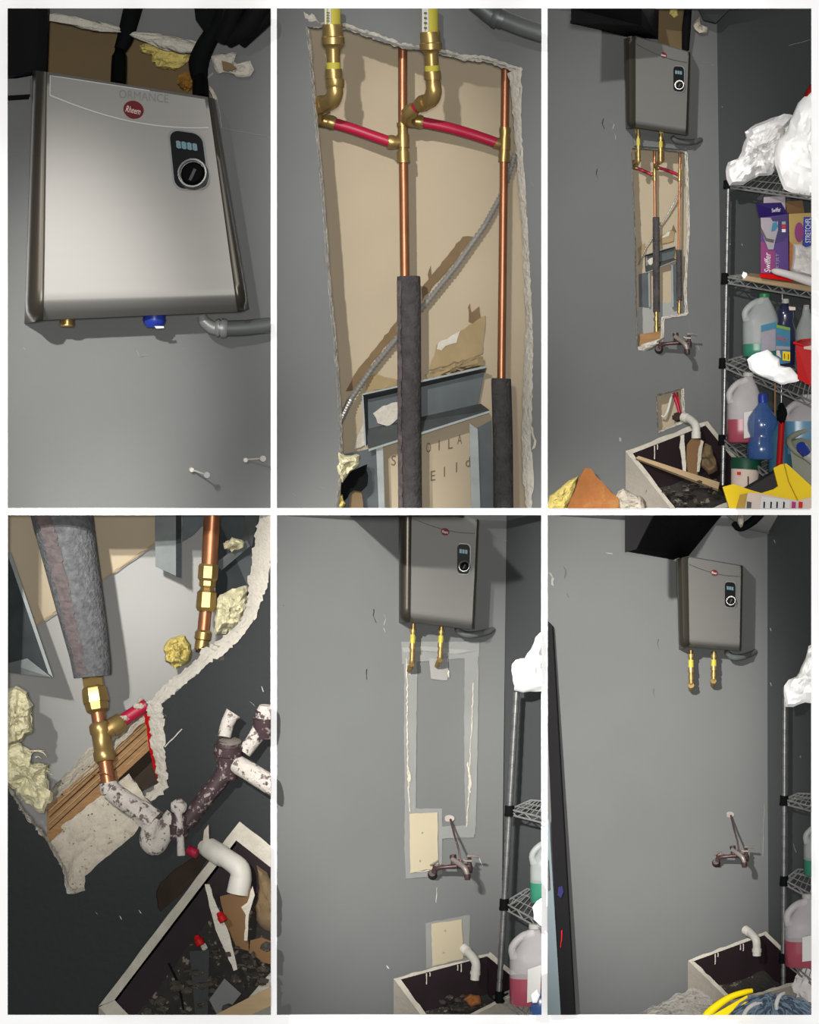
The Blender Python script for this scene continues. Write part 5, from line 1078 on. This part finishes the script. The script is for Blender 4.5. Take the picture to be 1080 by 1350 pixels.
mb = MB(); mb.lathe((300, 1026, -0.045), (302, 976, -0.063), [(0, 13), (.35, 15), (.6, 16), (.62, 19), (.85, 20), (.85, 17), (1, 16)], 16); mb.build('valve', 'dark_spatter', t)
mb = MB(); mb.lathe((303, 978, -0.070), (303, 975, -0.072), [(0, 15), (.5, 15), (1, 12)], 16); mb.build('valve_cap', 'old_metal_bright', t)
mb = MB(); mb.tube([(296, 972, -0.063), (300, 954, -0.054), (308, 940, -0.050)], [9, 9, 11], 12, 3); mb.build('handle', 'plaster_spatter', t)
mb = MB(); mb.tube([(310, 1006, -0.063), (332, 1019, -0.077), (366, 1040, -0.090)], [12.5, 13, 13.5], 14); mb.build('spout', 'plaster_spatter', t)
mb = MB(); mb.tube([(322, 992, -0.054), (334, 976, -0.050), (344, 962, -0.045)], [10, 10, 12], 12, 3); mb.build('cross_pipe', 'plaster_spatter', t)
mb = MB(); mb.lathe((348, 972, -0.045), (350, 936, -0.063), [(0, 12), (.4, 15), (.7, 16), (.7, 13), (1, 13)], 14); mb.build('valve', 'dark_spatter', t)
mb = MB(); mb.lathe((350, 946, -0.063), (351, 930, -0.068), [(0, 13), (.6, 12), (1, 9)], 14); mb.build('valve_cap', 'plaster_spatter', t)
# scratches in the wall paint
for pts, w in (([(217, 985), (228, 974), (240, 961)], 1.3), ([(214, 940), (219, 944)], 3), ([(158, 1208), (160, 1212)], 2.4), ([(183, 1200), (186, 1204)], 1.8), ([(126, 1202), (128, 1205)], 1.6), ([(345, 905), (347, 912)], 1.4), ([(330, 925), (340, 935)], .9)): scuff(w4, pts, w, 0.0, 'gypsum')
# sink below
s4 = sink('white rimmed floor sink seen from above, lower left picture', (130, 1327, -.02), (316, 1083, -.02), (452, 1190, -.09), (235, 1440, -.10), .14, 60, 60, drips=False)
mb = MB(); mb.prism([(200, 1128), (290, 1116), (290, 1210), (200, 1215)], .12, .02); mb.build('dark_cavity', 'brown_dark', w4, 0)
t = thing('drain_pipe', 'white plastic elbow pipe over the sink rim, lower left picture', 'pipe', (315, 1175, -.06), 'sink drain pipes')
mb = MB(); mb.tube([(270, 1116, .02), (285, 1124, -.03), (302, 1134, -.06), (316, 1146, -.08), (318, 1162, -.08)], [12, 13, 13, 14, 14], 14, 5); mb.build('elbow', 'pvc', t)
mb = MB(); mb.lathe((276, 1118, .0), (296, 1131, -.05), [(0, 14), (.8, 14.5), (1, 13)], 16); mb.build('socket', 'pvc', t)
mb = MB(); mb.lathe((318, 1156, -.08), (314, 1178, -.08), [(0, 14.5), (.4, 15), (1, 15.5)], 16); mb.build('socket', 'pvc', t)
mb = MB(); mb.tube([(248, 1120, .0), (260, 1126, -.01)], [6.5, 6.5], 12); single(mb, 'pipe_stub', 'red_pipe', 'short red pipe end in the lower dark hole', 'pipe')
mb = MB(); mb.hexa([(266, 1124, -.02), (269, 1095, -.02), (275, 1087, -.02), (276, 1120, -.02)], [(266, 1124, .0), (269, 1095, .0), (275, 1087, .0), (276, 1120, .0)]); single(mb, 'board_shard', 'gypsum_dirty', 'small upright pale shard above the drain pipe socket', 'shard')
mb = MB(); mb.prism(jag([(270, 1166), (276, 1166), (286, 1195), (300, 1225), (308, 1255), (313, 1278), (308, 1280), (296, 1252), (284, 1225), (276, 1195)], .8, 7, 3), -.13, .012); single(mb, 'board_shard', 'gypsum', 'long thin white board shard leaning in the sink, lower left picture', 'shard')
mb = MB(); mb.prism(jag([(290, 1182), (320, 1176), (334, 1170), (330, 1200), (326, 1228), (328, 1254), (312, 1250), (298, 1220)], .8, 8, 4), -.10, .012); single(mb, 'cardboard_sheet', 'cardboard', 'brown cardboard sheet behind the long white shard', 'cardboard')
mb = MB(); mb.prism(jag([(330, 1240), (345, 1236), (365, 1244), (365, 1272), (346, 1268), (328, 1256)], 1, 8, 4), -.11, .012); single(mb, 'cardboard_sheet', 'cardboard', 'small brown cardboard piece at the right edge, lower left picture', 'cardboard')
mb = MB(); mb.prism(jag([(318, 1196), (326, 1190), (333, 1168), (336, 1180), (328, 1206), (326, 1240), (322, 1240), (324, 1206)], .6, 7, 5), -.125, .005); single(mb, 'paper_strip', 'gypsum', 'curled white paper strip along the cardboard sheet', 'paper')
mb = MB(); crumple(mb, jag([(338, 1140), (352, 1150), (366, 1170), (366, 1230), (350, 1226), (338, 1214), (334, 1196), (342, 1170)], 1.4, 7, 3), -.06, .04, 4, 8, .02, 20); single(mb, 'wool_scrap', 'torn_brown', 'crumpled tan scrap at the right, below the drain pipe', 'scrap')
for i, (x, y) in enumerate(((292, 1209), (262, 1240))):
    mb = MB(); mb.lathe((x-3, y-6, -.14), (x+3, y+6, -.15), [(0, 4), (.4, 5), (.5, 6), (1, 5.5)], 10); single(mb, 'plug', 'red_dark', ('red plug beside the long white shard', 'red plug lying left of the long white shard')[i], 'plug')
mb = MB(); mb.tube([(268, 1246, -.13), (270, 1250, -.14)], [4, 4], 10); single(mb, 'plug', 'gypsum', 'small white plug beside the left red plug', 'plug')
mb = MB(); mb.hexa([(250, 1254, -.10), (276, 1252, -.10), (274, 1345, -.12), (258, 1345, -.12)], [(250, 1254, -.09), (276, 1252, -.09), (274, 1345, -.11), (258, 1345, -.11)]); single(mb, 'metal_plate', 'paint_dim', 'flat grey plate standing in the rubble, lower left picture', 'plate')
mb = MB(); mb.hexa([(276, 1318, -.13), (296, 1290, -.13), (318, 1310, -.13), (290, 1345, -.13)], [(276, 1318, -.12), (296, 1290, -.12), (318, 1310, -.12), (290, 1345, -.12)]); single(mb, 'tile_scrap', 'paint', 'diamond shaped grey tile scrap in the rubble, lower left picture', 'tile')
mb = MB(); mb.tube([(222, 1270, -.10), (234, 1295, -.11), (240, 1320, -.12), (244, 1345, -.12)], 1.4, 6, 4); single(mb, 'thin_wire', 'black_matt', 'thin black wire bent across the rubble, lower left picture', 'wire')
mb = MB(); mb.hexa([(268, 1346, -.16), (366, 1296, -.18), (366, 1322, -.18), (300, 1352, -.16)], [(268, 1346, -.14), (366, 1296, -.16), (366, 1322, -.16), (300, 1352, -.14)]); single(mb, 'wood_stick', 'wood_pale', 'pale wooden strip across the lower right corner of the lower left picture', 'stick')
mb = MB()
for k in range(110):
    r = random.Random(k+50); x = r.uniform(178, 352); y = r.uniform(1240, 1338)
    if y < 1330-(x-178)*.75: continue
    mb.blob((x, y, -.10+r.uniform(-.03, .03)), (r.uniform(2, 10), r.uniform(2, 7), .012), .6, 2, k, 1)
tag(mb.build('rubble', 'debris', None, 0), 'dark broken rubble lying in the sink, lower left picture', 'rubble', kind='stuff')
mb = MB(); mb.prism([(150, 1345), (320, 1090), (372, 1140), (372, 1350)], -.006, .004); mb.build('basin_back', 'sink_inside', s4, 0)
# ================================================================== picture five: openings patched
CUR = 5
W5 = wy(5); R5 = ry(5)
w5 = wall_mesh('wall_back', [(361, 675), (668, 675), (664, 1000), (660, 1344), (361, 1344)], [], W5, 'paint')
tag(w5, 'grey painted wall with pale filler bands and cream patches, lower middle picture')
w5r = wall_mesh('wall_right', [(668, 675), (719, 675), (719, 1344), (660, 1344), (664, 1000)], [], R5, 'paint_shaded')
tag(w5r, 'grey side wall, its shade in the colour, behind the shelf rack, lower middle picture')
def onwall(poly, m, nm, off=.004, th=.004, seed=3, amp=.6, W=W5, wall=w5):
    mb = MB(); mb.prism(jag(poly, amp, 7, seed), lambda a, b: W(a)-off, th); return mb.build(nm, m, wall, 0)
onwall([(533, 870), (550, 868), (549, 1000), (548, 1068), (540, 1072), (534, 1072), (533, 1000)], 'mud', 'filler_band')
onwall([(529, 846), (632, 846), (632, 866), (612, 868), (550, 872), (530, 876)], 'mud', 'filler_band', .0035)
onwall([(613, 860), (631, 862), (630, 980), (627, 1100), (614, 1100), (612, 980)], 'mud', 'filler_band')
onwall([(566, 868), (591, 868), (590, 897), (568, 895)], 'mud_light', 'filler_patch', .006)
onwall([(578, 1090), (626, 1088), (625, 1104), (578, 1106)], 'mud', 'filler_band', .0045)
onwall([(534, 1066), (583, 1066), (583, 1152), (570, 1156), (535, 1158), (533, 1120)], 'mud', 'filler_band', .0035)
onwall([(540, 1073), (577, 1071), (578, 1148), (562, 1146), (541, 1151)], 'patch_cream', 'cream_patch', .008, .006, 2, .5)
onwall([(561, 1217), (620, 1206), (618, 1266), (562, 1277)], 'mud', 'filler_band', .0035)
onwall([(569, 1218), (609, 1212), (611, 1264), (570, 1274)], 'patch_cream', 'cream_patch', .008, .006, 4, .5)
onwall([(530, 854), (560, 852), (600, 856), (625, 858), (600, 862), (556, 858), (532, 860)], 'mud_light', 'filler_smear', .006)
for x, y in ((557, 1098), (554, 1135), (587, 1227), (585, 1256)):
    mb = MB(); mb.lathe((x, y, W5(x)-.008), (x, y, W5(x)-.011), [(0, 1.4), (1, 1.1)], 8); mb.build('screw_head', 'galvanised', w5)
for pts, w in (([(536, 868), (537, 900), (537, 960), (538, 1015), (540, 1070)], 1.6), ([(538, 1010), (540, 1020), (539, 1030)], 3), ([(624, 900), (622, 960), (619, 1010), (618, 1050), (615, 1090)], 1.2), ([(617, 1005), (619, 1025), (620, 1045)], 2.6), ([(541, 1150), (555, 1149), (566, 1147)], 1.8), ([(592, 884), (592, 893)], 2.2), ([(540, 878), (541, 890)], 2)): scuff(w5, pts, w, lambda a: W5(a)-.004, 'gypsum_dirty')
for pts, w, m in (([(493, 803), (492, 812), (496, 821)], 1.2, 'print_dark'), ([(506, 810), (509, 816), (506, 824)], 1.0, 'mud_light'), ([(506, 828), (508, 834)], 1.6, 'mud_light'), ([(484, 882), (483, 890), (484, 896)], 1.2, 'print_dark'), ([(510, 1273), (512, 1277)], 3, 'gypsum'), ([(373, 797), (374, 799)], 1.4, 'print_dark'), ([(628, 700), (650, 708), (672, 714)], .9, 'mud'), ([(632, 1130), (636, 1142)], 1.2, 'gypsum'), ([(576, 1170), (575, 1190)], .9, 'gypsum')): scuff(w5, pts, w, W5, m)
mb = MB(); mb.hexa([(462, 677, -.55), (612, 677, -.55), (612, 681, -.55), (462, 681, -.55)], [(462, 677, W5(462)), (612, 677, W5(612)), (612, 681.2, W5(612)), (462, 681.2, W5(462))]); single(mb, 'soffit_box', 'black_soffit', 'black boxed ceiling edge at the top of the lower middle picture', 'soffit')
heater('silver water heater above the pale filler bands, lower middle picture', [(543, 670), (629, 684), (622, 830), (541, 820)], [(526, 671), (632, 686), (626, 829), (526, 821)], 0, -.16, (585, 828, .1),
       (587, 701, 5.6), [(603, 717), (620, 718), (619, 757), (603, 756)], wf=W5)
brass_stub('left brass connector above the filler bands, lower middle picture', 545, 822, 543, 878, 3.8, W5(545)-.05, end=(-4, 6))
brass_stub('right brass connector above the filler bands, lower middle picture', 582, 826, 580, 872, 3.8, W5(582)-.05, end=(-4, 6))
mb = MB(); mb.tube([(602, 828, W5(605)-.06), (607, 834, W5(605)-.05), (620, 837, W5(620)-.05), (640, 834, W5(640)-.03), (650, 830, W5(648))], [3.4, 4.6, 4.6, 4.6, 3.8], 10, 3); single(mb, 'conduit', 'conduit', 'dark conduit bending right under the heater, lower middle picture', 'conduit')
faucet('corroded faucet with a long brace rod between two cream patches, lower middle picture', W5(598))
sink('white rimmed floor sink at the bottom of the lower middle picture', (519, 1290, .07), (646, 1256, .14), (700, 1300, .04), (575, 1365, -.02), .10, 52, 60)
t = thing('drain_pipe', 'white plastic elbow pipe below the lower cream patch', 'pipe', (628, 1290, .06), 'sink drain pipes')
mb = MB(); mb.tube([(613, 1252, .12), (620, 1258, .08), (627, 1268, .05), (628, 1280, .05)], [5, 6, 6, 5.6], 12, 5); mb.build('elbow', 'pvc', t)
mb = MB(); mb.lathe((627.5, 1274, .05), (626, 1292, .05), [(0, 6), (.35, 6), (.35, 7), (.6, 7), (.6, 6), (1, 6)], 14); mb.build('socket', 'pvc', t)
mb = MB(); mb.lathe((611, 1250, .125), (618, 1256, .10), [(0, 7), (.8, 7), (1, 6)], 14); mb.build('socket', 'pvc', t)
mb = MB()
for k in range(26):
    r = random.Random(k+150); mb.blob((r.uniform(575, 655), r.uniform(1312, 1340), .05+r.uniform(-.02, .02)), (r.uniform(2, 7), r.uniform(1.5, 4), .012), .5, 2, k, 1)
tag(mb.build('rubble', 'debris', None, 0), 'loose rubble in the floor sink, lower middle picture', 'rubble', kind='stuff')
mb = MB(); crumple(mb, jag([(610, 1318), (620, 1310), (632, 1312), (634, 1324), (622, 1328)], 1, 5, 3), .03, .02, 4, 6, .012, 30); single(mb, 'cardboard_scrap', 'orange_paper', 'orange brown scrap in the floor sink, lower middle picture', 'scrap')
rack('chrome wire shelf rack at the right edge, lower middle picture', [((681, 912, .03), (656, 1345, .03), 4.2)],
     [((672, 1067, .03), (740, 1084, -.10), (740, 1058, .0), (700, 1055, .06), 7), ((665, 1190, .03), (740, 1232, -.10), (740, 1180, .0), (695, 1172, .06), 8), ((659, 1312, .03), (740, 1372, -.10), (740, 1304, .0), (690, 1298, .06), 8)])
mb = MB(); crumple(mb, jag([(675, 876), (680, 870), (692, 868), (700, 856), (706, 840), (712, 834), (722, 826), (724, 908), (706, 912), (690, 913), (678, 910), (676, 892)], 1.2, 6, 3), -.02, .05, 5, 10, .04, 14)
single(mb, 'plastic_bag', 'white_bag', 'white plastic bag on the rack post, lower middle picture', 'bag', smooth=25)
jug('clear jug of green cleaner cut by the right edge, lower middle picture', 722, 1100, 1190, 46, -.02, 'jug_clear', 'green_liquid', .30, 'cap_green', 'cleaner jugs')
jug('frosted jug of pink cleaner on the lowest shelf, lower middle picture', 700, 1218, 1324, 56, -.03, 'jug_frost', 'pink_liquid', .34, 'white_plastic', 'cleaner jugs', [([(696, 1278), (714, 1272), (712, 1318), (695, 1322)], 'label_white', 1)])
mb = MB(); crumple(mb, jag([(702, 1196), (708, 1188), (722, 1180), (722, 1224), (712, 1220), (704, 1212)], 1, 6, 3), -.08, .02, 3, 6, .012, 20); single(mb, 'paper_towel', 'white_cloth', 'white paper towel at the right edge, lower middle picture', 'paper towel')
bottle('blue bottle behind the pink jug, lower middle picture', 712, 1290, 1345, 26, -.07, 'blue_bottle', [(0, .95), (.3, 1), (.6, 1), (.85, .6), (1, .3)], 'blue_plastic', 5, 8, 'shelf bottles')
mb = MB(); crumple(mb, [(700, 1312), (708, 1304), (712, 1312), (708, 1322), (702, 1322)], -.11, .008, 3, 5, .006, 30); single(mb, 'paper_scrap', 'white_cloth', 'small white scrap before the blue bottle, lower middle picture', 'paper')

# ================================================================== picture six: repainted
CUR = 6
W6 = wy(6); R6 = ry(6)
w6 = wall_mesh('wall_back', [(718, 675), (1012, 675), (1012, 1000), (1014, 1344), (718, 1344)], [], W6, 'paint')
tag(w6, 'smooth grey repainted wall, lower right picture')
w6r = wall_mesh('wall_right', [(1012, 675), (1075, 675), (1075, 1344), (1014, 1344), (1012, 1000)], [], R6, 'paint_shaded')
tag(w6r, 'grey side wall, its shade in the colour, behind the shelf rack, lower right picture')
for pts, w, m in (([(868, 842), (866, 850), (869, 856)], 1.3, 'print_grey'), ([(862, 908), (861, 914), (864, 920)], 1.2, 'print_grey'), ([(800, 729), (808, 730)], 3, 'mud_light'), ([(740, 745), (746, 752), (744, 762)], 2.4, 'print_grey'), ([(748, 782), (750, 788)], 2, 'print_grey'), ([(725, 755), (730, 762), (728, 772)], 4, 'mud_light'), ([(1008, 1060), (1006, 1130)], .8, 'mud')): scuff(w6, pts, w, W6, m)
for pts, w in (([(1016, 828), (1017, 832)], 1.4), ([(1016, 900), (1017, 904)], 1.4), ([(1021, 712), (1022, 716)], 1.6), ([(1055, 996), (1056, 999)], 1.2), ([(1046, 1112), (1050, 1124)], .9)): scuff(w6r, pts, w, R6, 'mud')
t = thing('soffit_box', 'black boxed duct jutting from the ceiling, lower right picture', 'soffit', (880, 738, .1))
mb = MB(); mb.hexa([(824, 672, -.40), (866, 672, -.36), (838, 722, -.40), (825, 727, -.40)], [(880, 672, W6(880)), (958, 672, W6(955)), (908, 733, W6(905)), (894, 739, W6(893))]); mb.build('box', 'black_soffit', t)
mb = MB(); mb.hexa([(824, 670, -.42), (866, 670, -.42), (839, 724, -.42), (824, 728, -.42)], [(826, 670, -.38), (868, 670, -.38), (840, 724, -.38), (826, 728, -.38)]); mb.build('end_face', 'frame_black', t)
mb = MB(); mb.blob((891, 736, W6(890)-.03), (4, 4, .01), .4, 3, 2); mb.build('foam_blob', 'gypsum_dirty', t)
mb = MB(); mb.blob((885, 719, W6(885)-.10), (2.5, 2.5, .006), .4, 3, 3); mb.build('rivet', 'gypsum_dirty', t)
mb = MB(); mb.hexa([(948, 672, .06), (1030, 672, .04), (1014, 700, .10), (976, 692, .10)], [(948, 672, .13), (1030, 672, .13), (1014, 704, .13), (976, 696, .13)]); single(mb, 'ceiling_panel', 'mud', 'pale grey ceiling corner piece, lower right picture', 'panel')
mb = MB(); mb.tube([(1012, 666, .0), (994, 686, .03), (976, 696, .06), (968, 690, .08)], [6, 6, 5, 4], 10, 3); single(mb, 'power_cable', 'black_matt', 'black cable crossing the ceiling corner, lower right picture', 'cable')
mb = MB(); mb.blob((977, 686, .04), (4, 9, .02), .3, 3, 2); single(mb, 'cable_clip', 'gypsum_dirty', 'pale clip on the ceiling cable, lower right picture', 'clip')
heater('silver water heater beside the black duct, lower right picture', [(907, 733), (977, 745), (975, 858), (909, 853)], [(892, 737), (980, 746), (978, 858), (895, 856)], 0, -.15, (940, 858, .1),
       (942, 755, 4.6), [(956, 767), (970, 768), (970, 801), (956, 800)], wf=W6)
brass_stub('left brass connector against the repainted wall, lower right picture', 911, 857, 911.5, 906, 4.0, W6(911)-.05, end=(0, 4))
brass_stub('right brass connector against the repainted wall, lower right picture', 941.5, 859, 941, 900, 4.0, W6(941)-.05, end=(-1, 4))
mb = MB(); mb.tube([(958, 858, W6(960)-.06), (963, 865, W6(960)-.05), (972, 867, W6(972)-.05), (986, 864, W6(986)-.03), (996, 859, W6(996))], [3.2, 4.6, 4.4, 4.2, 3.6], 10, 3); single(mb, 'conduit', 'conduit', 'pale conduit bending right under the heater, lower right picture', 'conduit')
TF = (.81, 482.5, .86, 146, .9, W6(968), .85)
faucet('corroded faucet with a short brace rod on the repainted wall, lower right picture', 0)
TF = None
sink('white rimmed empty floor sink beside the mop, lower right picture', (907, 1266, .09), (1010, 1228, .145), (1075, 1290, .02), (965, 1322, -.02), .10, 48, 52)
t = thing('drain_pipe', 'white plastic elbow pipe reaching into the empty sink, lower right picture', 'pipe', (998, 1258, .06), 'sink drain pipes')
mb = MB(); mb.tube([(985, 1227, .12), (991, 1231, .09), (997, 1239, .06), (998, 1248, .06)], [5, 5.4, 5.6, 5.4], 12, 5); mb.build('elbow', 'pvc', t)
mb = MB(); mb.lathe((998, 1244, .06), (998, 1260, .06), [(0, 5.4), (.4, 5.4), (.4, 6.4), (.7, 6.4), (.7, 5.6), (1, 5.6)], 14); mb.build('socket', 'pvc', t)
mb = MB(); mb.lathe((983, 1226, .125), (989, 1230, .10), [(0, 6.2), (.8, 6.2), (1, 5.4)], 14); mb.build('socket', 'pvc', t)
# doorway at the left
t = thing('door_frame', 'black door frame leaning along the left edge, lower right picture', 'door frame', (745, 1338, -.03))
mb = MB(); mb.hexa([(716, 812, -.03), (728, 826, -.03), (758, 1346, -.05), (738, 1346, -.05)], [(716, 812, .0), (730, 826, .0), (760, 1346, .0), (738, 1346, .0)]); mb.build('jamb', 'frame_black', t)
mb = MB(); mb.hexa([(716, 1080, -.055), (724, 1080, -.055), (740, 1346, -.06), (716, 1346, -.06)], [(716, 1080, -.03), (724, 1080, -.03), (740, 1346, -.04), (716, 1346, -.04)]); mb.build('outer_panel', 'door_blue', t)
mb = MB(); mb.hexa([(716, 1128, -.066), (723, 1134, -.066), (725, 1172, -.066), (716, 1178, -.066)], [(716, 1128, -.05), (724, 1134, -.05), (726, 1172, -.05), (716, 1178, -.05)]); mb.build('latch', 'print_grey', t)
for poly, m in (([(740, 1227), (741.5, 1226), (741, 1240), (739.5, 1250), (738.8, 1248), (740, 1238)], 'red_plastic'), ([(736, 1170), (741, 1168), (743, 1176), (740, 1184), (735, 1180)], 'mark_blue')):
    mb = MB(); mb.prism(jag(poly, .5, 5, 3), -.053, .004); mb.build('paint_mark', m, t, 0)
mb = MB(); mb.grid(24, 8, lambda u, v: V(lerp(842, 940, u), lerp(1346, lerp(1336, 1304, min(1, u*1.5)), v), lerp(-.03, .06, v)) + Vector((0, 0, .01*noise.noise(Vector((u*9, v*5, 1))))))
tag(mb.build('floor', 'floor_grit', None, 60), 'white gritty floor patch before the empty sink', kind='structure')
# mop and bucket
t = thing('mop_bucket', 'bright yellow mop bucket rim at the bottom, lower right picture', 'bucket', (960, 1340, -.02))
mb = MB(); mb.tube([(926, 1348, -.05), (934, 1336, -.05), (948, 1324, -.05), (964, 1314, -.05), (982, 1308, -.05), (992, 1306, -.045)], [5, 5.5, 5, 4.2, 3.8, 3], 12, 4); mb.build('rim', 'bucket_yellow', t)
mb = MB(); mb.hexa([(926, 1346, -.05), (985, 1312, -.05), (1000, 1350, -.05), (930, 1352, -.05)], [(930, 1346, .0), (985, 1312, .0), (1000, 1350, .0), (930, 1352, .0)]); mb.build('wall', 'bucket_yellow', t)
t = thing('mop', 'blue grey string mop heaped in the yellow bucket', 'mop', (1010, 1338, -.08))
mb = MB(); r = random.Random(77)
mb.blob((1014, 1360, -.04), (58, 40, .02), .1, 2, 1); mb.build('mop_core', 'yarn', t)
for k in range(171):
    if k in (0, 110): mb = MB()
    if k == 110 or k == 170: tag(keep.build('yarn', 'yarn' if k == 110 else 'yarn_dark', t, 60), kind='stuff')
    if k == 170: break
    keep = mb; a = r.uniform(-1.45, 1.35); L = r.uniform(.75, 1.05); x0 = 1022+r.uniform(-16, 12); y0 = 1322+r.uniform(-6, 14); pts = []
    for j in range(7):
        f = j/6; pts.append((x0+math.sin(a)*62*f*L+r.uniform(-1.2, 1.2), y0-16*math.sin(math.pi*f*.7)*(1-abs(a)*.3)+34*f*f+r.uniform(-1, 1), -.075-.025*math.sin(math.pi*f)+r.uniform(-.01, .005)))
    mb.tube(pts, 1.35, 5, 2)
for pts in ([(978, 1346, -.11), (984, 1332, -.115), (994, 1324, -.11), (1004, 1322, -.10)], [(1024, 1330, -.11), (1024, 1322, -.12), (1028, 1313, -.11), (1034, 1309, -.09)]):
    mb = MB(); mb.tube(pts, [2.4, 2.8, 2.8, 2.0], 8, 4); mb.build('white_cord', 'yarn_white', t)
rack('chrome wire shelf rack at the right edge, lower right picture', [((1035, 905, .03), (1033, 1308, .03), 3.6)],
     [((1034, 1054, .03), (1095, 1070, -.08), (1095, 1048, .0), (1052, 1046, .06), 6), ((1034, 1160, .03), (1095, 1192, -.08), (1095, 1150, .0), (1052, 1146, .06), 6), ((1033, 1262, .03), (1095, 1312, -.08), (1095, 1260, .0), (1052, 1252, .06), 6)])
mb = MB(); crumple(mb, jag([(1034, 918), (1034, 904), (1040, 896), (1050, 892), (1056, 880), (1062, 868), (1066, 852), (1080, 842), (1080, 926), (1062, 926), (1046, 932), (1036, 932)], 1.2, 6, 3), -.02, .045, 5, 10, .04, 14)
single(mb, 'plastic_bag', 'white_bag', 'white plastic bag on the rack post, lower right picture', 'bag', smooth=25)
jug('clear jug of green cleaner cut by the right edge, lower right picture', 1080, 1080, 1154, 40, -.02, 'jug_clear', 'green_liquid', .28, 'cap_green', 'cleaner jugs')
jug('frosted jug of pink cleaner on the lowest shelf, lower right picture', 1060, 1178, 1274, 50, -.03, 'jug_frost', 'pink_liquid', .36, 'white_plastic', 'cleaner jugs', [([(1058, 1236), (1074, 1232), (1074, 1266), (1058, 1268)], 'label_white', 1)])
mb = MB(); mb.blob((1064, 1300, .0), (16, 20, .03), .6, 2.4, 3, 3, True); single(mb, 'plastic_wrap', 'bag_grey', 'crumpled grey plastic under the lowest shelf, lower right picture', 'plastic wrap')
for o in list(bpy.data.objects):
    if '_w' in o: del o['_w']
